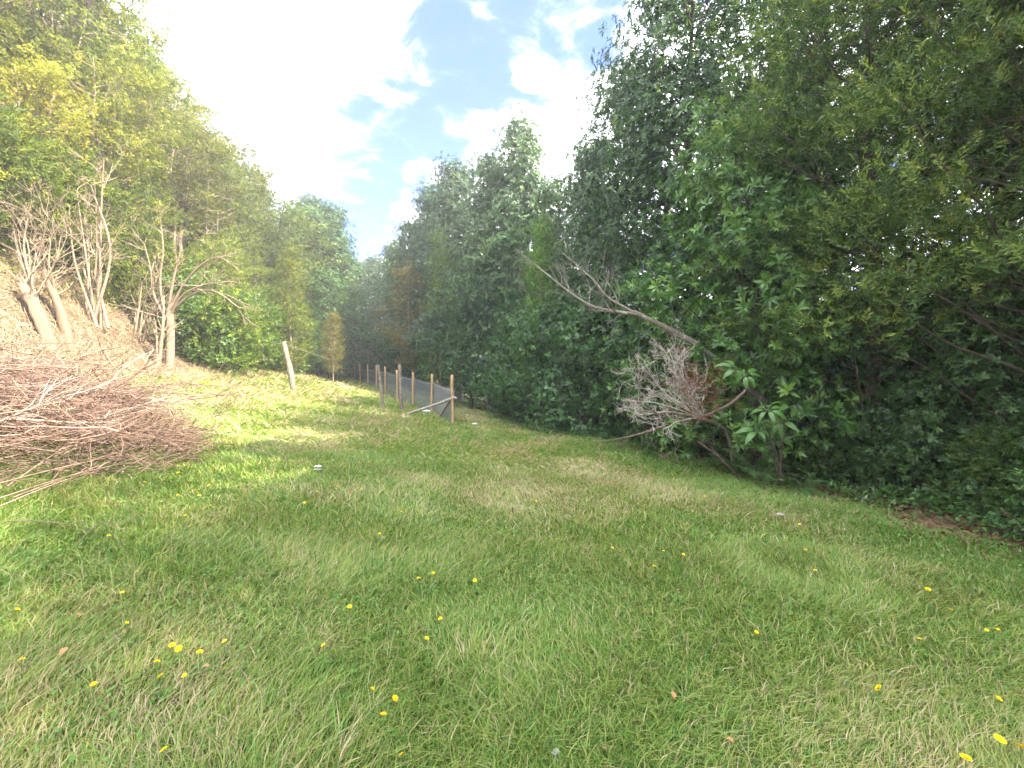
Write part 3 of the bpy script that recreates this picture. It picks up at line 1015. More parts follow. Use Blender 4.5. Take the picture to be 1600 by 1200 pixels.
# low scrub covering the hillside above the bare bank
hr = np.random.default_rng(515)
n = 26000
y = hr.uniform(8, 24, n)
x = toe(y) - 1.3 - 5.5 * hr.random(n) - 0.8 * fbm(y * 0.9, y * 0.3, 12)
m_ = fbm(x * 1.4, y * 1.4, 88)
z = g(x, y) + hr.random(n) ** 1.3 * (0.15 + 1.1 * m_)
r = hr.uniform(0.025, 0.06, n)
a = hr.uniform(0, 2 * PI, n)
tl = hr.normal(0, 0.7, (n, 2))
V = []
for q in range(4):
    t = a + q * PI / 2
    f = (1.0, 0.4, 1.0, 0.4)[q]
    dx, dy = np.cos(t) * r * f, np.sin(t) * r * f
    V.append(np.stack([x + dx, y + dy, z + dx * tl[:, 0] + dy * tl[:, 1]], 1))
mb = MB()
cc = np.where((hr.random(n) < 0.25)[:, None], np.array([[0.30, 0.23, 0.13]]), lerp(np.array([0.08, 0.13, 0.03]), np.array([0.20, 0.25, 0.06]), hr.random((n, 1))))
mb.add(np.stack(V, 1).reshape(-1, 3), (np.array([[0, 1, 2], [0, 2, 3]])[None] + np.arange(n)[:, None, None] * 4).reshape(-1, 3), np.repeat(cc, 4, 0))
tag(obj('hillside_scrub', mb.mesh('hillside_scrub', M['fine'])), 'low yellow-green scrub and dry stalks on the slope above the bare bank', 'scrub', kind='stuff')
# ------------------------------------------------------------------ trees: the left hillside
HS = np.random.default_rng(99)
rows = [(0.9, 8.6), (3.0, 9.4), (5.3, 9.8), (7.8, 10.0), (10.5, 10.0)]
ORD = ('first', 'second', 'third', 'fourth', 'fifth', 'sixth', 'seventh', 'eighth', 'ninth', 'tenth', 'eleventh', 'twelfth', 'thirteenth', 'fourteenth', 'fifteenth', 'sixteenth', 'seventeenth')
HILL = []
for ri, (off, hh_) in enumerate(rows):
    y = 8.2 + 0.7 * ri
    while y < 47:
        yy = y + HS.uniform(-0.5, 0.5)
        xx = float(toe(yy)) - off + HS.uniform(-0.6, 0.6)
        y += HS.uniform(1.7, 2.5) * (1 + 0.012 * y)
        if xx / yy < -1.62:
            continue
        px = 800 + FPX * xx / yy
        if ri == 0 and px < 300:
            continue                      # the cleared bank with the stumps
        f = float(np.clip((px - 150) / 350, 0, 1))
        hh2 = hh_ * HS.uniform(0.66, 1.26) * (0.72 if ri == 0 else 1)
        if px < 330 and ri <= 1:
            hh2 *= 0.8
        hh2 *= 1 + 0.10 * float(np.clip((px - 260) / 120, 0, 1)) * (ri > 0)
        tint = np.array([2.2, 1.95, 1.0]) * (1 - f) + np.array([0.9, 1.08, 0.9]) * f  # near-left crowns tinted brighter and yellower, putting sunlight into the leaf colour
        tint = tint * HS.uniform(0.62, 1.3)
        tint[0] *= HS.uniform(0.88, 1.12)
        key = ('kanuka_a', 'kanuka_b', 'kanuka_c')[int(HS.integers(0, 3))]
        if ri == 0 and key == 'kanuka_a':
            key = 'kanuka_c'
        if px < 320 and ri in (1, 2, 3) and HS.random() < 0.8:
            key = 'kanuka_a'
        where = ('bottom', 'lower', 'middle', 'upper', 'top')[ri] + ' row'
        kind = {'kanuka_a': 'pale-stemmed flat-topped tree', 'kanuka_b': 'pale-stemmed round tree', 'kanuka_c': 'pointed leafy tree'}[key]
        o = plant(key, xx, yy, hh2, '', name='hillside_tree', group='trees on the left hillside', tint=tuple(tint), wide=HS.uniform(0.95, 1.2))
        HILL.append((kind, where, px, o))
for kind in sorted({h[0] for h in HILL}):
    for where in sorted({h[1] for h in HILL}):
        sel = sorted([h for h in HILL if h[0] == kind and h[1] == where], key=lambda h: h[2])
        for i, h in enumerate(sel):
            h[3]['label'] = kind + ' on the left hillside, ' + where + ', ' + ORD[min(i, 16)] + ' of its kind from the left'
# shrubs along the foot of the hill
for i, y in enumerate((15.2, 15.9, 17.3, 18.8, 20.4, 22.2, 24.5, 27.0)):
    plant('shrub_b' if i % 3 else 'shrub_a', float(toe(y)) + HS.uniform(-0.6, 0.3), y, HS.uniform(2.6, 4.2), 'dark green shrub at the foot of the left hillside, ' + ORD[i] + ' from the left', name='hillside_shrub', cat='shrub',
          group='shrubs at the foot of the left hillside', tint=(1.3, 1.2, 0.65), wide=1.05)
p_ = on_ground(302, 562)
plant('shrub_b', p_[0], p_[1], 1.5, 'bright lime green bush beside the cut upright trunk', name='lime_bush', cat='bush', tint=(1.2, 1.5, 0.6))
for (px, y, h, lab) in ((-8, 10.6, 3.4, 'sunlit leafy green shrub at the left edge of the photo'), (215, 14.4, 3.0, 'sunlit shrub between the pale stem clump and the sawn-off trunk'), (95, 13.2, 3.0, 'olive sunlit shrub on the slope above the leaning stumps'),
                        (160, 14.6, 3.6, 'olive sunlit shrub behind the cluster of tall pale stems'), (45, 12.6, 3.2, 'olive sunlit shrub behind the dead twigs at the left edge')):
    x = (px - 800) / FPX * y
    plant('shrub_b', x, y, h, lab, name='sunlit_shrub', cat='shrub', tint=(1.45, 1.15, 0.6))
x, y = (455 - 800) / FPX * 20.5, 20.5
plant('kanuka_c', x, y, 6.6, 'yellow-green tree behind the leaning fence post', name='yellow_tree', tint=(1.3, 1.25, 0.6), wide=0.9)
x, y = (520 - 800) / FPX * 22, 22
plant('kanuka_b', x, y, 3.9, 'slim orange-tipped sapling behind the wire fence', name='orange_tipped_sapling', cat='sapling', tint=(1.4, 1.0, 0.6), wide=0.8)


# ------------------------------------------------------------------ dead wood
def mesh_thing(name, mb, mat, label, cat, group=None, color=None, colour=False, smooth=True):
    o = obj(name, mb.mesh(name, mat, smooth=smooth, colour=colour), color=color)
    return tag(o, label, cat, group)


# leaning dead trunk with two forks
rg = np.random.default_rng(301)
root = thing('leaning_dead_tree', 'grey dead trunk leaning out of the forest over the meadow', 'tree', tuple(on_ground(1265, 742)))
base = np.array(root.location)
lo = lambda P: np.asarray(P) - base
D = [(1268, 735, 7.5), (1225, 665, 7.7), (1165, 600, 7.85), (1090, 540, 7.95), (1040, 512, 8.0), (990, 487, 8.1)]
tr = spline([at(*d) for d in D], 22)
mb = MB()
add_tube(mb, lo(tr), np.linspace(0.074, 0.042, 22) * (1 + 0.08 * rg.normal(0, 1, 22)), 9)
obj('trunk', mb.mesh('dead_trunk', M['greybark'], True, False), root, color=(0.72, 0.68, 0.64))
f1 = spline([at(*d) for d in ((996, 491, 8.08), (965, 487, 8.15), (925, 478, 8.3), (885, 453, 8.5), (845, 420, 8.8), (805, 388, 9.1))], 20)
f2 = spline([at(*d) for d in ((996, 491, 8.08), (950, 465, 8.3), (930, 440, 8.45), (905, 418, 8.6), (880, 395, 8.8))], 14)
for P, r1, r2 in ((f1, 0.037, 0.005), (f2, 0.029, 0.005)):
    mb = MB()
    n = len(P)
    add_tube(mb, lo(P), np.linspace(r1, r2, n), 7)
    for k in range(16):
        i = int(rg.integers(2, n - 1))
        d = (P[i] - P[i - 1]) / np.linalg.norm(P[i] - P[i - 1])
        branchy(mb, rg, lo(P[i]), d * 0.8 + rg.normal(0, 0.5, 3) + np.array([0, 0, 0.25]), rg.uniform(0.35, 0.9), np.interp(i, [0, n], [r1, r2]) * 0.4, 1, 0.5, (2, 4), 0.1)
    obj('limb', mb.mesh('dead_limb', M['greybark'], True, False), root, color=(0.8, 0.78, 0.75))

# pale dead twiggy bush with a rusty tangle
c0 = at(1100, 655, 7.25)
root = thing('dead_twiggy_bush', 'pale dead twiggy bush with a rusty brown tangle under the leaning trunk', 'bush', tuple(c0))
mb = MB()
for (px, py, dy) in ((950, 575, 0.1), (955, 600, -0.2), (985, 560, 0.2), (1010, 545, 0.0), (1040, 545, 0.2), (1070, 540, 0.1), (1100, 560, 0.3), (1000, 620, -0.3), (1030, 600, -0.3), (975, 630, 0.0), (1060, 575, -0.3)):
    q = at(px, py, 7.25 + dy)
    d = q - c0
    L = np.linalg.norm(d)
    branchy(mb, rg, (0, 0, 0), d, L * 0.82, 0.015, 3, 0.7, (4, 6), 0.05, 0.17, 4, None, 0.0032, 0.52)
obj('twig_tangle', mb.mesh('pale_twigs', M['paletwig'], False, False), root)
mb = MB()
rc = at(1088, 612, 7.15) - c0
for k in range(46):
    p = rc + rg.normal(0, 0.16, 3) * np.array([1.3, 0.8, 0.9])
    branchy(mb, rg, p, rg.normal(0, 1, 3), rg.uniform(0.25, 0.55), 0.005, 2, 0.6, (2, 4), 0, 0.35, 3, None, 0.0025, 0.6)
obj('rusty_tangle', mb.mesh('rusty_twigs', M['rusttwig'], False, False), root)
mb = MB()
add_tube(mb, spline([at(1165, 610, 7.2), at(1140, 632, 7.2), at(1100, 650, 7.2), at(1088, 662, 7.2)], 10) - c0, np.linspace(0.026, 0.018, 10), 6)
add_tube(mb, spline([at(1092, 655, 7.25), at(1050, 652, 7.2), at(1015, 640, 7.1), at(990, 622, 7.0)], 10) - c0, np.linspace(0.02, 0.008, 10), 6)
add_tube(mb, spline([c0, c0 + [0.25, 0.1, -0.08], c0 + [0.55, 0.25, -0.3], [c0[0] + 0.75, c0[1] + 0.35, gz(c0[0] + 0.75, c0[1] + 0.35) - 0.1]], 8) - c0, np.linspace(0.02, 0.03, 8), 6)
obj('stem', mb.mesh('dead_stem', M['twig'], True, False), root)

# long dead pole lying out onto the grass, and shorter ones
def pole(name, pts, r1, r2, mat, label, twigs=0, cat='branch', group=None):
    P = spline(pts, 16)
    mb = MB()
    add_tube(mb, P - P[0], np.linspace(r1, r2, 16) * (1 + 0.06 * rg.normal(0, 1, 16)), 6, cap=True)
    for k in range(twigs):
        i = int(rg.integers(3, 15))
        d = P[i] - P[i - 1]
        branchy(mb, rg, P[i] - P[0], d / np.linalg.norm(d) + rg.normal(0, 0.6, 3), rg.uniform(0.2, 0.5), r2 * 0.7, 1, 0.5, (1, 3))
    o = obj(name, mb.mesh(name, mat, True, False), loc=tuple(P[0]))
    return tag(o, label, cat, group)


e1 = on_ground(930, 693)
pole('fallen_branch', [at(1110, 648, 7.4), at(1050, 662, 8.2), at(985, 682, 9.0), e1 + np.array([0, 0, 0.02])], 0.032, 0.010, M['twig'], 'long straight dead branch reaching from the dead bush onto the grass', 6)
for (a, b, lab) in (((1035, 710), (1130, 660), 'thin dead branch propped below the dead twiggy bush'), ((960, 695), (1050, 640), 'thin grey dead branch beside the long straight one'),
                    ((1155, 740), (1090, 690), 'short brown dead branch in the undergrowth by the fern')):
    q = on_ground(a[0], a[1] + 6)
    pole('fallen_branch', [q, lerp(q, at(b[0], b[1], q[1] - 0.3), 0.5) + np.array([0, 0, 0.05]), at(b[0], b[1], q[1] - 0.3)], 0.014, 0.006, M['twig'], lab, 5)
for k in range(7):
    q = on_ground(rg.uniform(1010, 1190), rg.uniform(712, 755))
    d = np.array([rg.uniform(-0.5, 0.4), rg.uniform(-0.3, 0.3), rg.uniform(0.1, 0.35)])
    mb = MB()
    branchy(mb, rg, (0, 0, 0), d, rg.uniform(0.4, 0.8), 0.010, 2, 0.6, (2, 4), 0.02, 0.2, 4)
    o = obj('fallen_twig', mb.mesh('fallen_twig', M['twig'], False, False), loc=tuple(q + np.array([0.15, 0.1, 0.01])))
    tag(o, 'brown forked twig lying at the forest edge below the dead bush', 'twig', 'twigs at the forest edge below the dead bush')
q = on_ground(1590, 842)
pole('fallen_branch', [q + np.array([-0.05, 0.12, 0.3]), q + np.array([0.08, 0, 0.12]), q + np.array([0.3, -0.2, 0.03])], 0.012, 0.006, M['twig'], 'thin dead branch at the far right edge by the bare dirt', 2)
pole('fallen_branch', [on_ground(380, 704) + [0, 0, .05], on_ground(405, 712) + [0, 0, .07], on_ground(440, 724) + [0, 0, .06], on_ground(478, 730) + [0, 0, .04]], 0.006, 0.003, M['twig'], 'thin brown stick lying on the grass right of the brush pile', 3)
pole('fallen_branch', [on_ground(-20, 828) + [0, 0, .05], on_ground(50, 829) + [0, 0, .07], on_ground(108, 833) + [0, 0, .06]], 0.004, 0.002, M['twig'], 'thin brown stick on the grass at the left edge below the brush pile', 1)
pole('fallen_branch', [on_ground(120, 858) + [0, 0, .03], on_ground(150, 838) + [0, 0, .08], on_ground(172, 829) + [0, 0, .07]], 0.0035, 0.002, M['twig'], 'short thin stick beside a dandelion below the brush pile', 1)

# ------------------------------------------------------------------ brush pile on the left
pr = np.random.default_rng(404)
pz = gz(*PILE)
root = thing('brush_pile', 'big heap of cut brown branches and twigs on the left of the meadow', 'brush pile', (PILE[0], PILE[1], pz))
base = np.array([PILE[0], PILE[1], pz])


def pile_h(x, y):
    return (0.42 + 0.95 * fbm(x * 1.7, y * 1.7, 55, 2)) * np.maximum(0, 1 - pile_mask(x, y)) ** 0.6


mb = MB()
NT_ = 4400
for k in range(NT_):
    a = pr.uniform(0, 2 * PI)
    r = math.sqrt(pr.uniform(0, 1.0))
    x = PILE[0] + 2.0 * r * math.cos(a)
    y = PILE[1] + 1.75 * r * math.sin(a)
    hgt = float(pile_h(x, y))
    z = gz(x, y) + 0.02 + hgt * pr.uniform(0.25, 1.05)
    th = math.radians(pr.normal(48, 72)) + (PI if pr.random() < 0.3 else 0)
    L = pr.uniform(0.25, 0.8)
    d = np.array([math.cos(th), math.sin(th), pr.normal(0.0, 0.38)])
    P = np.array([x, y, z]) - base + np.outer(np.linspace(-0.5, 0.5, 4), d * L)
    P[1:3] += pr.normal(0, 0.03, (2, 3))
    P[:, 2] = np.maximum(P[:, 2], g(P[:, 0] + base[0], P[:, 1] + base[1]) - base[2] + 0.01)
    cq = lerp(np.array([0.10, 0.062, 0.048]), np.array([0.38, 0.28, 0.225]), pr.random() ** 1.2)
    add_tube(mb, P, np.linspace(0.0042, 0.002, 4) * pr.uniform(0.6, 1.4), 3, col=cq)
tw = obj('twig_mass', mb.mesh('twig_mass', M['straw']), root)
tw['kind'] = 'stuff'
for k in range(130):
    a = pr.uniform(0, 2 * PI)
    r = math.sqrt(pr.uniform(0, 0.85))
    x = PILE[0] + 2.0 * r * math.cos(a)
    y = PILE[1] + 1.75 * r * math.sin(a)
    z = gz(x, y) + float(pile_h(x, y)) * pr.uniform(0.75, 1.1) + 0.03
    th = math.radians(pr.normal(42, 36)) + (PI if pr.random() < 0.15 else 0)
    L = pr.uniform(0.9, 2.3)
    sl = pr.normal(-0.04, 0.12) if k % 4 else pr.uniform(0.15, 0.55)
    d = np.array([math.cos(th), math.sin(th), sl])
    p0 = np.array([x, y, z]) - d * L * 0.5
    rad = 0.0035 + 0.010 * pr.random() ** 2 if k % 11 else pr.uniform(0.010, 0.016)
    mb = MB()
    n = 8
    P = p0 + np.outer(np.linspace(0, 1, n), d * L)
    bow = pr.normal(0, 0.07)
    P[:, 2] += bow * np.sin(np.linspace(0, PI, n))
    P += np.cumsum(pr.normal(0, 0.022, (n, 3)), 0)
    P[:, 2] = np.maximum(P[:, 2], g(P[:, 0], P[:, 1]) + 0.02)
    add_tube(mb, P - base, np.linspace(rad, rad * 0.35, n), 5, cap=True)
    for q in range(int(pr.integers(5, 10))):
        i = int(pr.integers(2, n))
        dd = d + pr.normal(0, 0.42, 3)
        branchy(mb, pr, P[i] - base, dd, pr.uniform(0.25, 0.6), rad * 0.5, 1, 0.45, (1, 3), 0.03, 0.16, 3, None, 0.0018)
    pale = pr.random() < 0.16 and rad < 0.009
    tv = pr.uniform(0.75, 1.3)
    ob = obj('branch', mb.mesh('branch', M['paletwig'] if pale else M['twig'], False, False), root, color=(tv, tv * pr.uniform(0.9, 1.0), tv * pr.uniform(0.85, 1.0)))
# long pale stems along the front of the heap
for (A, B_, h1, h2) in (((-30, 778), (268, 705), 0.12, 0.30), ((-30, 790), (235, 720), 0.05, 0.25), ((20, 772), (290, 692), 0.02, 0.3), ((-30, 800), (190, 728), 0.02, 0.2), ((10, 770), (180, 668), 0.1, 0.5), ((150, 700), (240, 620), 0.2, 0.45), ((180, 735), (318, 680), 0.05, 0.3)):
    a, b = on_ground(A[0], A[1] + 20), on_ground(B_[0], B_[1] + 20)
    a[2] += h1 + 0.05
    b[2] += h2 * 0.5
    P = spline([a, lerp(a, b, 0.35) + [0, 0, 0.05], lerp(a, b, 0.7) + [0, 0, 0.06], b], 10)
    mb = MB()
    add_tube(mb, P - base, np.linspace(0.007, 0.003, 10), 5)
    for q in range(4):
        i = int(pr.integers(4, 10))
        branchy(mb, pr, P[i] - base, (b - a) / np.linalg.norm(b - a) + pr.normal(0, 0.35, 3), pr.uniform(0.2, 0.5), 0.005, 1, 0.4, (1, 2), 0.02, 0.14, 3)
    obj('branch', mb.mesh('branch', M['twig'], False, False), root, color=(1.25, 1.2, 1.15))

# ------------------------------------------------------------------ the cleared bank: stumps, cut trunks, bare stems
br = np.random.default_rng(505)


def jag(mb, P, R, sides=14):
    """trunk with a torn, uneven top"""
    V, F = tube(P, R, sides)
    ctr_ = np.repeat(np.asarray(P), sides, 0)
    V = ctr_ + (V - ctr_) * (1 + 0.13 * np.tile(br.normal(0, 1, sides), len(P)) + 0.05 * br.normal(0, 1, len(V)))[:, None]
    top = V[-sides:]
    axis_ = (np.asarray(P[-1]) - np.asarray(P[-2]))
    axis_ = axis_ / np.linalg.norm(axis_)
    V[-sides:] = top + axis_ * (br.uniform(-0.4, 1.0, sides) * R[-1] * 1.6)[:, None]
    mb.add(V, F)
    c = V[-sides:].mean(0) - axis_ * R[-1] * 0.6
    mb.add(np.vstack([c, V[-sides:]]), [[0, 1 + k, 1 + (k + 1) % sides] for k in range(sides)])


for (pb, pt_, r, lab) in (((80, 545), (30, 436), 0.095, 'broken leaning stump nearest the left edge on the bare bank'), ((104, 530), (68, 424), 0.078, 'bent leaning stump with torn top, right of the other leaning stump')):
    q = on_ground(*pb)
    t = at(pt_[0], pt_[1], q[1] - 0.1)
    root = thing('broken_stump', lab, 'stump', tuple(q))
    mb = MB()
    mid = lerp(q, t, 0.5) + np.array([0.10, 0, -0.05])
    P = spline([q + np.array([0.1, 0, -0.25]), mid, t], 12) - q
    jag(mb, P, np.linspace(r * 1.5, r * 0.85, 12) * (1 + 0.1 * br.normal(0, 1, 12)))
    obj('trunk', mb.mesh('stump_trunk', M['palebark'], True, False), root, color=(0.78, 0.70, 0.66))
    mb = MB()
    for k in range(9):
        branchy(mb, br, P[int(br.integers(7, 11))], np.array([br.normal(0, 0.5), br.normal(0, 0.4), 0.9]), br.uniform(0.5, 1.3), 0.018, 2, 0.5, (2, 3), 0.2, 0.14, 4, None, 0.004)
    obj('dead_shoots', mb.mesh('dead_shoots', M['palebark'], False, False), root)

q = on_ground(264, 578)
t = at(265, 486, q[1])
root = thing('cut_tree', 'upright sawn-off trunk with arching bare branches below the hillside', 'tree', tuple(q))
mb = MB()
P = spline([q + [0, 0, -0.2], lerp(q, t, 0.5) + [0.03, 0, 0], t], 10) - q
jag(mb, P, np.linspace(0.12, 0.10, 10))
obj('trunk', mb.mesh('cut_trunk', M['palebark'], True, False), root)
arcs = [[(262, 500), (285, 462), (320, 445), (345, 442)], [(264, 490), (300, 460), (335, 455), (372, 480)], [(262, 495), (270, 440), (280, 400), (285, 360)], [(258, 500), (250, 440), (255, 390), (250, 340)],
        [(262, 490), (290, 440), (320, 410), (345, 400)], [(260, 500), (240, 460), (235, 420), (225, 380)]]
for A in arcs:
    W = spline([at(a[0], a[1], q[1] - 0.15 * i) for i, a in enumerate(A)], 12) - q
    mb = MB()
    add_tube(mb, W, np.linspace(0.045, 0.012, 12), 6)
    for k in range(6):
        i = int(br.integers(4, 12))
        branchy(mb, br, W[i], (W[i] - W[i - 1]) / np.linalg.norm(W[i] - W[i - 1]) + br.normal(0, 0.5, 3), br.uniform(0.4, 1.0), 0.014, 2, 0.5, (2, 3), 0.1, 0.15, 4, None, 0.004)
    obj('branch', mb.mesh('arching_branch', M['palebark'], False, False), root)


def bare_clump(px, py, tops, label, r=0.05, name='bare_stemmed_shrub', twigs=6, dy=0.0, mat='palebark'):
    q = on_ground(px, py)
    root = thing(name, label, 'shrub', tuple(q))
    for (tx, ty) in tops:
        t = at(tx, ty, q[1] + br.uniform(-0.4, 0.6) + dy)
        m = lerp(q, t, 0.5) + np.array([br.normal(0, 0.12), br.normal(0, 0.1), 0.1])
        s = q + np.array([br.normal(0, 0.14), br.normal(0, 0.1), -0.15])
        P = spline([s, m, t], 12) - q
        mb = MB()
        add_tube(mb, P, np.linspace(r, r * 0.3, 12) * br.uniform(0.7, 1.2), 6)
        for k in range(twigs):
            i = int(br.integers(4, 12))
            d = (P[i] - P[i - 1]) / np.linalg.norm(P[i] - P[i - 1])
            branchy(mb, br, P[i], d + br.normal(0, 0.55, 3), br.uniform(0.35, 1.1), r * 0.3, 2, 0.5, (2, 3), 0.08, 0.15, 4, None, 0.004)
        obj('stem', mb.mesh('bare_stem', M[mat], False, False), root)


bare_clump(150, 505, [(108, 330), (120, 300), (132, 340), (142, 290), (150, 320), (162, 250), (160, 350), (175, 380), (128, 380)], 'cluster of tall pale bare stems above the stumps', 0.04, 'bare_stem_clump', 6)
bare_clump(210, 525, [(268, 455), (235, 450), (222, 440), (205, 460), (250, 470)], 'low arching bare shrub left of the sawn-off trunk', 0.04)
bare_clump(246, 575, [(256, 462), (243, 500)], 'thin pale twin stem beside the sawn-off trunk', 0.055, 'bare_stem_clump', 4)
bare_clump(50, 470, [(20, 350), (45, 330), (75, 340), (95, 370), (10, 310)], 'tangle of dead straw-coloured twigs behind the stumps', 0.03, 'dead_shrub', 9)
bare_clump(190, 470, [(165, 285), (205, 300), (225, 310), (185, 330), (240, 350)], 'spreading dead pale shrub above the low arching shrub', 0.032, 'dead_shrub', 9)
bare_clump(305, 560, [(302, 500), (330, 480), (285, 505)], 'thin bare sapling stems right of the sawn-off trunk', 0.022, 'bare_stemmed_shrub', 5)
bare_clump(655, 560, [(668, 500), (676, 515), (660, 490), (640, 545)], 'bare grey curved stems in front of the bronze bush', 0.04, 'bare_stemmed_shrub', 3, mat='greybark')

# straw, slash and dry twigs on the bank and round the pile
mb = MB()
n = 42000
y = br.uniform(7.5, 17, n)
x = toe(y) + br.normal(-0.6, 1.0, n)
k = (x > -1.5 * y) & (br.random(n) < 0.4 + 0.8 * fbm(x * 1.2, y * 1.2, 8))
x, y = x[k], y[k]
n = len(x)
th = br.uniform(0, PI, n)
L = br.uniform(0.05, 0.32, n)
w = br.uniform(0.002, 0.005, n)
d = np.stack([np.cos(th), np.sin(th)], 1)
s = np.stack([-np.sin(th), np.cos(th)], 1)
xy = np.stack([x, y], 1)
V = []
for (u, v) in ((-0.5, -1), (-0.5, 1), (0.5, 1), (0.5, -1)):
    q = xy + d * (u * L)[:, None] + s * (v * w)[:, None]
    z = g(q[:, 0], q[:, 1]) + 0.02 + br.random(n) * 0.0
    V.append(np.column_stack([q, z]))
lift = br.uniform(0.0, 0.10, n)
V = np.stack(V, 1)
V[:, :, 2] += lift[:, None]
V[:, 2:, 2] += br.normal(0, 0.06, n)[:, None]
cc = lerp(np.array([0.13, 0.09, 0.06]), np.array([0.42, 0.34, 0.23]), br.random((n, 1)) ** 1.3)
mb.add(V.reshape(-1, 3), np.arange(n * 4).reshape(-1, 4), np.repeat(cc, 4, 0))
o = obj('dry_litter', mb.mesh('dry_litter', M['straw']))
tag(o, 'straw, bark and dry twigs littering the cleared bank', 'litter', kind='stuff')
for i in range(14):
    q = on_ground(br.uniform(0, 250), br.uniform(540, 600))
    mb = MB()
    branchy(mb, br, (0, 0, 0), (br.normal(0, 1), br.normal(0, 0.5), 0.25), br.uniform(0.6, 1.6), 0.02, 2, 0.5, (3, 5), 0.05, 0.15, 4, None, 0.004)
    o = obj('slash_branch', mb.mesh('slash_branch', M['palebark'], False, False), loc=tuple(q + np.array([0, 0, 0.05])))
    tag(o, 'dry pale branch dropped on the bare bank behind the brush pile', 'branch', 'dry branches dropped on the bare bank')
# twiggy sapling in the sun patch
q = on_ground(330, 655)
mb = MB()
for k in range(6):
    branchy(mb, br, (0, 0, -0.02), (br.uniform(0.1, 0.9), br.normal(0, 0.3), 0.7), br.uniform(0.4, 0.8), 0.007, 2, 0.45, (2, 4), 0.05, 0.15, 4)
o = obj('dry_weed', mb.mesh('dry_weed', M['twig'], False, False), loc=tuple(q))
tag(o, 'dry brown twiggy weed standing in the sunlit patch of grass', 'weed')

# ------------------------------------------------------------------ fence
fr = np.random.default_rng(606)
FP = [(-1.77, 12.3, 1.50), (-3.03, 15.5, 1.50), (-4.3, 17.8, 1.5), (-5.6, 20.0, 1.45), (-7.1, 22.9, 1.5), (-8.15, 24.6, 1.5), (-9.8, 27.8, 1.5), (-11.5, 31.0, 1.5), (-13.1, 34.0, 1.5)]
root = thing('netting_fence', 'netting fence with light wooden posts running down from the trees', 'fence', (FP[0][0], FP[0][1], gz(*FP[0][:2])))
fb = np.array(root.location)
post_m = []
for i in range(3):
    mb = MB()
    P = np.stack([fr.normal(0, 0.006, 7), fr.normal(0, 0.006, 7), np.linspace(-0.3, 1.5, 7)], 1)
    R = np.full(7, 0.046) * (1 + fr.normal(0, 0.03, 7))
    P = np.vstack([P, P[-1] + [0, 0, 0.006]])
    R = np.append(R, R[-1] * 0.86)
    add_tube(mb, P, R, 10, cap=True)
    post_m.append(mb.mesh('post', M['post'], False, False))
tops = []
for i, (x, y, h) in enumerate(FP):
    z = gz(x, y)
    o = obj('post', post_m[i % 3], root, loc=tuple(np.array([x, y, z]) - fb), rot=(fr.normal(0, 0.015), fr.normal(0, 0.02) + (0.04 if i == 0 else 0), fr.uniform(0, 6)), scale=(1, 1, h / 1.5))
    tops.append(np.array([x, y, z]))
x, y = -2.95, 15.45
obj('post', post_m[1], root, loc=tuple(np.array([x + 0.08, y + 0.05, gz(x, y)]) - fb), rot=(0, 0.05, 1), scale=(0.6, 0.6, 0.86), color=(0.6, 0.6, 0.6))
# netting: woven strands between the posts
PTS = np.array(tops)
cum = np.concatenate([[0], np.cumsum(np.linalg.norm(np.diff(PTS[:, :2], axis=0), axis=1))])
hn = np.array([1.04, 1.18, 1.22, 1.22, 1.22, 1.2, 1.2, 1.2, 1.2])


def fence_at(s):
    x = np.interp(s, cum, PTS[:, 0])
    y = np.interp(s, cum, PTS[:, 1])
    seg = np.clip(np.searchsorted(cum, s) - 1, 0, len(cum) - 2)
    u = (s - cum[seg]) / (cum[seg + 1] - cum[seg])
    sag = 0.05 * 4 * u * (1 - u)
    return x, y, g(x, y), np.interp(s, cum, hn) - sag


mb = MB()
S = cum[-1]
SS = np.linspace(0, S, 90)
x, y, z, h = fence_at(SS)
nrm = np.array([0.85, -0.5, 0]) * 0.055           # on the far side of the posts
W_ = 0.0065
for k in range(28):
    f = (k + 0.5) / 28
    zc = z + 0.02 + (h - 0.02) * f
    for dz in (1,):
        V = np.stack([np.stack([x + nrm[0], y - nrm[1], zc - W_], 1), np.stack([x + nrm[0], y - nrm[1], zc + W_], 1)], 1).reshape(-1, 3) - fb
        F = np.array([[2 * i, 2 * i + 2, 2 * i + 3, 2 * i + 1] for i in range(len(SS) - 1)])
        mb.add(V, F)
sv = np.arange(0, S, 0.045)
x, y, z, h = fence_at(sv)
n = len(sv)
ww = 0.0075
V = np.stack([np.stack([x + nrm[0] - ww * 0.5, y - nrm[1] + ww, z + 0.01], 1), np.stack([x + nrm[0] + ww * 0.5, y - nrm[1] - ww, z + 0.01], 1),
              np.stack([x + nrm[0] + ww * 0.5, y - nrm[1] - ww, z + h], 1), np.stack([x + nrm[0] - ww * 0.5, y - nrm[1] + ww, z + h], 1)], 1).reshape(-1, 3) - fb
mb.add(V + np.array([0.002, 0.002, 0]), np.arange(n * 4).reshape(-1, 4))
o = obj('netting', mb.mesh('netting', M['net'], False, False), root)
o['kind'] = 'stuff'
x, y, z, h = fence_at(SS)
mb = MB()
add_tube(mb, np.stack([x + nrm[0] + 0.02, y - nrm[1], z + h + 0.02], 1) - fb, 0.018, 5)
obj('top_edge', mb.mesh('top_edge', M['netedge'], True, False), root)
mb = MB()
add_tube(mb, np.stack([x + nrm[0] - 0.01, y - nrm[1] - 0.02, z + h - 0.03], 1) - fb, 0.006, 4)
obj('top_wire', mb.mesh('top_wire', M['wire'], True, False), root)
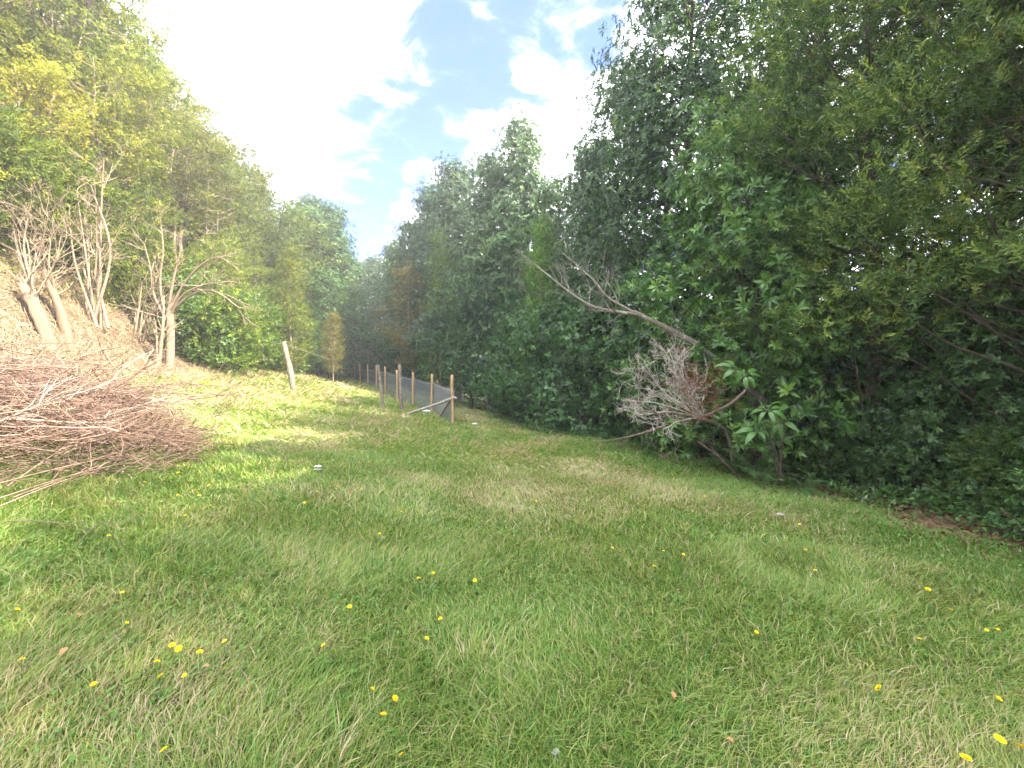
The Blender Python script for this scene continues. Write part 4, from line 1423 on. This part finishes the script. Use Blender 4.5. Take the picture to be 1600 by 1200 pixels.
# braces of the end post
pa = np.array([FP[0][0], FP[0][1], 0])
for (foot, top, r, m) in ((on_ground(634, 647), at(712, 621, 12.22), 0.05, 'oldpost'), (on_ground(685, 652), at(706, 622, 12.4), 0.045, 'oldpost')):
    mb = MB()
    foot = foot - np.array([0, 0, 0.03])
    add_tube(mb, curve_pts(foot, top, 8, 0.0, 0.006, fr) - fb, np.linspace(r, r * 0.85, 8), 9, cap=True)
    obj('brace', mb.mesh('brace', M[m], True, False), root)


def old_post(px, base_py, top, r, label, name='old_fence_post', bend=0.05, torn=True, mat='oldpost'):
    q = on_ground(px, base_py)
    t = at(top[0], top[1], q[1])
    mb = MB()
    P = spline([q + np.array([0.01, 0, -0.3]), lerp(q, t, 0.35) + [bend * 0.6, 0, 0], lerp(q, t, 0.7) + [bend * 0.3, 0, 0], t], 14) - q
    R = np.linspace(r * 1.1, r * 0.85, 14) * (1 + 0.05 * fr.normal(0, 1, 14))
    if torn:
        jag(mb, P, R)
    else:
        add_tube(mb, P, R, 10, cap=True)
    o = obj(name, mb.mesh(name, M[mat], torn is False, False), loc=tuple(q), color=(0.62, 0.58, 0.54))
    return tag(o, label, 'post', None)


lp = old_post(460, 617, (443, 534), 0.095, 'tall weathered grey fence post leaning left on the slope', 'leaning_fence_post', 0.05, False)
old_post(628, 643, (624, 571), 0.06, 'rough broken old post with a torn top in front of the netting fence', bend=0.0)
old_post(599, 641, (591, 570), 0.05, 'slanting grey old post left of the rough broken post', bend=0.02, torn=False)
old_post(572, 600, (577, 553), 0.016, 'thin bamboo-like stake standing among the far fence posts', 'thin_stake', 0.02, False, 'post')
# wires between the leaning post and the fence
top_l = at(443, 537, on_ground(460, 617)[1])
for (a, b, lab) in ((top_l, np.array([FP[7][0], FP[7][1], gz(*FP[7][:2]) + 1.45]), 'sagging fence wire from the leaning post to the netting fence'),
                    (top_l, at(395, 522, 19.5), 'fence wire from the leaning post into the trees on its left')):
    P = curve_pts(a, b, 14, 0.12)
    mb = MB()
    add_tube(mb, P - P[0], 0.005, 4)
    o = obj('fence_wire', mb.mesh('fence_wire', M['wire'], True, False), loc=tuple(P[0]))
    tag(o, lab, 'wire')

# ------------------------------------------------------------------ ferns and the five-finger sapling
def frond_mesh(seed, L=0.9, droop=0.5, pal=((0.045, 0.11, 0.03), (0.09, 0.18, 0.045))):
    rng = np.random.default_rng(seed)
    mb = MB()
    n = 26
    t = np.linspace(0, 1, n)
    P = np.stack([L * t * 0.92, 0 * t, L * (0.55 * t - droop * t ** 2.2)], 1)
    add_tube(mb, P, np.linspace(0.005, 0.001, n), 3, col=(0.06, 0.06, 0.02))
    for i in range(3, n):
        w = 0.24 * L * math.sin(PI * min(1, (t[i] * 0.92 + 0.08))) ** 0.7 + 0.01
        for s in (-1, 1):
            V, F = leaf_shape(w, 0.035 * L * 1.15, 0.2, True)
            V = V @ rotz(s * (1.15 + rng.normal(0, 0.07))).T
            V = V + P[i]
            c = lerp(np.array(pal[0]), np.array(pal[1]), rng.random())
            mb.add(V, F, c)
    return mb.mesh('frond', M['leaf'])


FR = [frond_mesh(1), frond_mesh(2, 0.9, 0.65), frond_mesh(3, 0.9, 0.35)]
FRL = [frond_mesh(4, 0.9, 0.45, ((0.07, 0.13, 0.035), (0.12, 0.19, 0.05))), frond_mesh(5, 0.9, 0.6, ((0.07, 0.13, 0.035), (0.12, 0.19, 0.05)))]


def fern(pos, size, nfr, label, group=None, light=False, trunk=0.0, seed=0):
    rng = np.random.default_rng(900 + seed)
    root = thing('fern', label, 'fern', tuple(pos), group=group)
    if trunk:
        mb = MB()
        add_tube(mb, [[0, 0, -0.2], [0.01, 0, trunk * 0.5], [0, 0.01, trunk]], [0.05, 0.045, 0.04], 7)
        obj('trunk', mb.mesh('fern_trunk', M['bark'], True, False), root)
    S = FRL if light else FR
    for k in range(nfr):
        s = size / 0.9 * rng.uniform(0.8, 1.15)
        obj('frond', S[int(rng.integers(0, len(S)))], root, loc=(0, 0, trunk), rot=(rng.normal(0, 0.15), rng.uniform(-0.5, 0.15), k * 2 * PI / nfr + rng.normal(0, 0.25)), scale=s)
    return root


for i, (px, py, sz, nf, lab, light, tk) in enumerate((
        (1190, 752, 0.7, 12, 'large dark green fern at the grass edge below the five-finger leaves', False, 0.08),
        (1150, 738, 0.6, 10, 'dark fern left of the large fern at the forest edge', False, 0.05),
        (1250, 768, 0.5, 9, 'low fern right of the large fern at the forest edge', False, 0.03),
        (412, 575, 1.3, 10, 'pale green fern left of the leaning post', True, 0.5),
        (500, 592, 1.3, 10, 'spreading green fern right of the leaning post', False, 0.4),
        (583, 588, 1.7, 11, 'golden green tree fern behind the far fence posts', True, 0.8))):
    q = on_ground(px, py)
    fern(q, sz, nf, lab, light=light, trunk=tk, seed=i)

# five-finger sapling: fans of large leaves
lr = np.random.default_rng(707)
mbl = MB()
Lf, Wf = 0.25, 0.085
t = np.linspace(0, 1, 6)
wid = Wf / 2 * np.sin(PI * t ** 0.8) ** 0.8 + 0.002
mid = np.stack([0.06 + Lf * t, 0 * t, 0.02 * np.sin(PI * t) - 0.10 * t ** 2], 1)
Vl = np.concatenate([mid + np.stack([0 * t, wid, 0.25 * wid], 1), mid, mid + np.stack([0 * t, -wid, 0.25 * wid], 1)])
Fl = [[i, i + 1, 6 + i + 1, 6 + i] for i in range(5)] + [[6 + i, 6 + i + 1, 12 + i + 1, 12 + i] for i in range(5)]
mbl.add(Vl, Fl, (0.085, 0.20, 0.045))
add_tube(mbl, [[0, 0, 0], [0.03, 0, 0.006], [0.065, 0, 0]], 0.004, 4, col=(0.12, 0.2, 0.06))
leafm = mbl.mesh('leaf', M['leaf'], True)
q0 = on_ground(1222, 762)
root = thing('five_finger_sapling', 'sapling with fans of large light green leaves at the forest edge', 'sapling', tuple(q0))
hubs = [(1183, 672), (1222, 658), (1200, 640), (1232, 634), (1165, 585), (1150, 575)]
fork = np.array([-0.05, -0.03, 0.38])
for i, (px, py) in enumerate(hubs):
    hub = at(px, py, q0[1] - 0.05 + lr.uniform(-0.12, 0.12)) - q0
    mb = MB()
    add_tube(mb, spline([(0.0, 0.0, -0.08), fork * 0.6 + lr.normal(0, 0.012, 3), lerp(fork, hub, 0.35) + lr.normal(0, 0.02, 3), hub], 10), np.linspace(0.010, 0.0035, 10), 5)
    st = obj('stem', mb.mesh('sapling_stem', M['bark'], True, False), root)
    face = Euler((lr.uniform(0.5, 1.0), lr.normal(0, 0.25), lr.normal(0, 0.4))).to_matrix()
    for k in range(7):
        m = face @ Euler((0, 0, k * 2 * PI / 7 + lr.normal(0, 0.12))).to_matrix() @ Euler((lr.normal(0, 0.12), lr.uniform(0.0, 0.35), 0)).to_matrix()
        obj('leaf', leafm, st, loc=tuple(hub), rot=tuple(m.to_euler()), scale=lr.uniform(0.7, 1.05))

# ------------------------------------------------------------------ dandelions
dr = np.random.default_rng(808)


def flower_mesh(seed):
    rng = np.random.default_rng(seed)
    mb = MB()
    for ring, (n, r, zz_, tilt) in enumerate(((18, 1.0, 0.0, 0.12), (14, 0.74, 0.10, 0.35), (10, 0.45, 0.18, 0.6))):
        for k in range(n):
            a = k * 2 * PI / n + ring * 0.2 + rng.normal(0, 0.05)
            w = 0.19 * r + 0.03
            rr = r * rng.uniform(0.9, 1.06)
            V = np.array([[0.05, 0, zz_ - 0.12], [0.6 * rr, w / 2 * 1.2, zz_ + tilt * 0.5 * r], [rr, w / 2, zz_ + tilt * r], [rr, -w / 2, zz_ + tilt * r], [0.6 * rr, -w / 2 * 1.2, zz_ + tilt * 0.5 * r]])
            V = V @ rotz(a).T
            mb.add(V, [[0, 4, 1], [1, 4, 3], [1, 3, 2]])
    return mb.mesh('flower_head', M['petal'], False, False)


FM = [flower_mesh(1), flower_mesh(2)]
mb = MB()
add_tube(mb, [[0, 0, -0.15], [0.01, 0, 0.4], [0, 0, 1.0]], [0.02, 0.018, 0.016], 5)
STM = mb.mesh('stem', M['stem'], True, False)
mb = MB()
for k in range(9):
    L_ = dr.uniform(0.06, 0.11)
    t = np.linspace(0, 1, 7)
    wd = 0.011 * np.sin(PI * (0.1 + 0.85 * t)) * (1 + 0.55 * (np.arange(7) % 2))
    md = np.stack([L_ * t, 0 * t, 0.035 * np.sin(PI * t * 0.8) + 0.012], 1)
    V_ = np.concatenate([md + np.stack([0 * t, wd, 0.3 * wd], 1), md + np.stack([0 * t, -wd, 0.3 * wd], 1)])
    mb.add(V_ @ rotz(k * 2 * PI / 9 + dr.normal(0, 0.15)).T, [[i, i + 1, 8 + i, 7 + i] for i in range(6)], lerp(np.array([0.08, 0.17, 0.03]), np.array([0.14, 0.25, 0.05]), dr.random()))
ROS = mb.mesh('leaf_rosette', M['grass'])
BIG = {(1373, 1076): 'large open dandelion nearest the lower right, alone in long green grass', (1450, 921): 'open dandelion in the green grass near the right edge below the bare dirt',
       (1562, 1156): 'big dandelion in the bottom right corner, upper of the corner group', (1595, 1168): 'dandelion cut by the right edge in the bottom corner', (1509, 1184): 'dandelion at the bottom edge in the right corner'}
DAND = [(71, 864), (170, 827), (191, 920), (198, 965), (34, 1020), (146, 1058), (245, 1026), (269, 1002), (279, 1008), (312, 1011), (251, 1048), (288, 1049), (256, 1163), (505, 1005), (582, 1072), (617, 1088), (599, 1111), (627, 1176),
        (688, 966), (667, 997), (546, 947), (677, 894), (654, 902), (593, 832), (247, 860), (214, 887), (27, 941), (351, 997), (742, 906), (1037, 861), (1068, 866), (957, 856), (979, 932), (1059, 923), (1450, 921), (1486, 953), (1437, 999),
        (1373, 1076), (1562, 1156), (1595, 1168), (1509, 1184), (1561, 1094), (1542, 985), (1559, 983), (1274, 891), (1259, 859), (1249, 819), (1182, 989), (1022, 884), (326, 748), (278, 730), (305, 756), (311, 766), (278, 764), (350, 764),
        (385, 769), (426, 702), (464, 763), (519, 752), (524, 757), (528, 753), (565, 758), (496, 761), (455, 737), (476, 779), (627, 795), (671, 771), (289, 801), (751, 786), (838, 783), (854, 783), (807, 760), (786, 730), (1051, 743), (1101, 776), (226, 744)]
for i, (px, py) in enumerate(DAND):
    q0 = on_ground(px, py)
    hs = dr.uniform(0.075, 0.12)
    # the head, not the foot, is what the photograph shows at this spot
    dirv = np.array([(px - 800) / FPX, 1.0, (600 - py) / FPX])
    yy = (CAM_Z - (q0[2] + hs)) / (-dirv[2]) if dirv[2] < -0.02 else q0[1]
    x, y = dirv[0] * yy, yy
    z = gz(x, y)
    big = (px, py) in BIG
    sz = 0.019 if big else dr.uniform(0.0095, 0.0145)
    if y > 5:
        sz *= 1.15
    if big:
        lab, grp = BIG[(px, py)], 'dandelions in the meadow'
    else:
        zone = ('on the left, near the brush pile' if px < 420 and py < 900 else 'in the left foreground' if px < 420 else 'in the middle distance of the meadow' if py < 840 else 'in the middle foreground' if px < 900 else 'in the right foreground')
        lab, grp = 'small yellow dandelion in the grass ' + zone, 'small dandelions ' + zone
    root = thing('dandelion', lab, 'flower', (x, y, z), dr.uniform(0, 6), group=grp)
    obj('stem', STM, root, scale=(0.12, 0.12, hs))
    if y < 6:
        obj('leaf_rosette', ROS, root, rot=dr.uniform(0, 6), scale=dr.uniform(0.4, 0.75))
    obj('flower_head', FM[i % 2], root, loc=(0, 0, hs), rot=(dr.normal(0.0, 0.3), dr.normal(0, 0.3), 0), scale=sz)

# ------------------------------------------------------------------ small scraps on the grass
def crumple(name, q, sx, sy, sz, mat, label, cat, seed, group=None):
    rng = np.random.default_rng(seed)
    n = 7
    u, v = np.meshgrid(np.linspace(-1, 1, n), np.linspace(-1, 1, n))
    edge = 1 - 0.25 * rng.random((n, n))
    zz_ = rng.random((n, n)) * sz * (1.15 - 0.7 * np.maximum(np.abs(u), np.abs(v)))
    V = np.stack([u * sx * edge, v * sy * edge, zz_ + 0.02], -1).reshape(-1, 3)
    F = [[i * n + j, i * n + j + 1, (i + 1) * n + j + 1, (i + 1) * n + j] for i in range(n - 1) for j in range(n - 1)]
    mb = MB()
    mb.add(V, F)
    V2 = V.copy()
    V2[:, 2] = -0.01
    mb.add(V2, [f[::-1] for f in F])
    o = obj(name, mb.mesh(name, mat, False, False), loc=tuple(q), rot=rng.uniform(0, 6))
    return tag(o, label, cat, group)


crumple('plastic_scrap', on_ground(666, 646) + [0, 0, .05], 0.24, 0.10, 0.09, M['plastic'], 'crumpled white plastic scrap on the grass behind the fence brace', 'litter', 1)
crumple('plastic_scrap', on_ground(742, 666) + [0, 0, .05], 0.11, 0.06, 0.05, M['plastic'], 'small white scrap on the grass right of the fence end', 'litter', 2)
crumple('plastic_scrap', on_ground(497, 738) + [0, 0, .05], 0.05, 0.03, 0.03, M['plastic'], 'small white scrap in the middle of the meadow near the thin stick', 'litter', 3)
crumple('stone', on_ground(868, 1194) + [0, 0, .02], 0.014, 0.018, 0.02, M['stone'], 'small grey stone at the bottom edge of the photo', 'stone', 4)
crumple('stone', on_ground(1220, 812) + [0, 0, .03], 0.05, 0.04, 0.04, M['stone'], 'pale grey stone in the grass near the forest edge', 'stone', 5)
mb = MB()
t = np.linspace(0, 1, 6)
wid = 0.5 * np.sin(PI * (0.08 + 0.9 * t)) * 0.6
mid = np.stack([t - 0.5, 0 * t, 0.12 * np.sin(PI * t * 1.3)], 1)
mb.add(np.concatenate([mid + np.stack([0 * t, wid, 0.3 * wid], 1), mid, mid + np.stack([0 * t, -wid, 0.35 * wid], 1)]), Fl)
DL = mb.mesh('fallen_leaf', M['deadleaf'], False, False)
for i, (px, py, lab) in enumerate(((99, 1042, 'brown fallen leaf in the left foreground grass'), (321, 1063, 'small round brown leaf below the dandelion group at left'), (1141, 1180, 'orange fallen leaf at the bottom right of the centre'),
                                   (122, 980, 'curled tan leaf in the left foreground above the brown leaf'), (198, 1007, 'pale yellow fallen leaf left of the dandelion group'), (1052, 1105, 'small pale leaf in the long grass right of centre'))):
    q = on_ground(px, py)
    o = obj('fallen_leaf', DL, loc=tuple(q + np.array([0, 0, 0.06])), rot=(dr.normal(0, 0.3), dr.normal(0, 0.3), dr.uniform(0, 6)), scale=dr.uniform(0.028, 0.045))
    tag(o, lab, 'leaf', 'fallen leaves in the grass')

# ------------------------------------------------------------------ thin scattering air added to stand in for lens glare
def glare_haze(density):
    x0, x1, y0, y1, z0, z1 = -425, 430, -330, 530, float(Z.min()) - 1.0, 34.0
    V = [(x, y, z) for z in (z0, z1) for y in (y0, y1) for x in (x0, x1)]
    mb = MB()
    mb.add(V, [[0, 2, 3, 1], [4, 5, 7, 6], [0, 1, 5, 4], [2, 6, 7, 3], [0, 4, 6, 2], [1, 3, 7, 5]])
    k = NT('glare_haze_air')
    pv = k.n('ShaderNodeVolumePrincipled')
    pv.inputs['Color'].default_value = (0.93, 0.96, 1.0, 1)
    pv.inputs['Density'].default_value = density
    pv.inputs['Anisotropy'].default_value = 0.2
    k.l(pv.outputs[0], k.out.inputs['Volume'])
    o = obj('glare_haze', mb.mesh('glare_haze', k.m, False, False))
    tag(o, 'thin bright veil of air added in place of lens glare', None, kind='stuff')


glare_haze(0.0026)
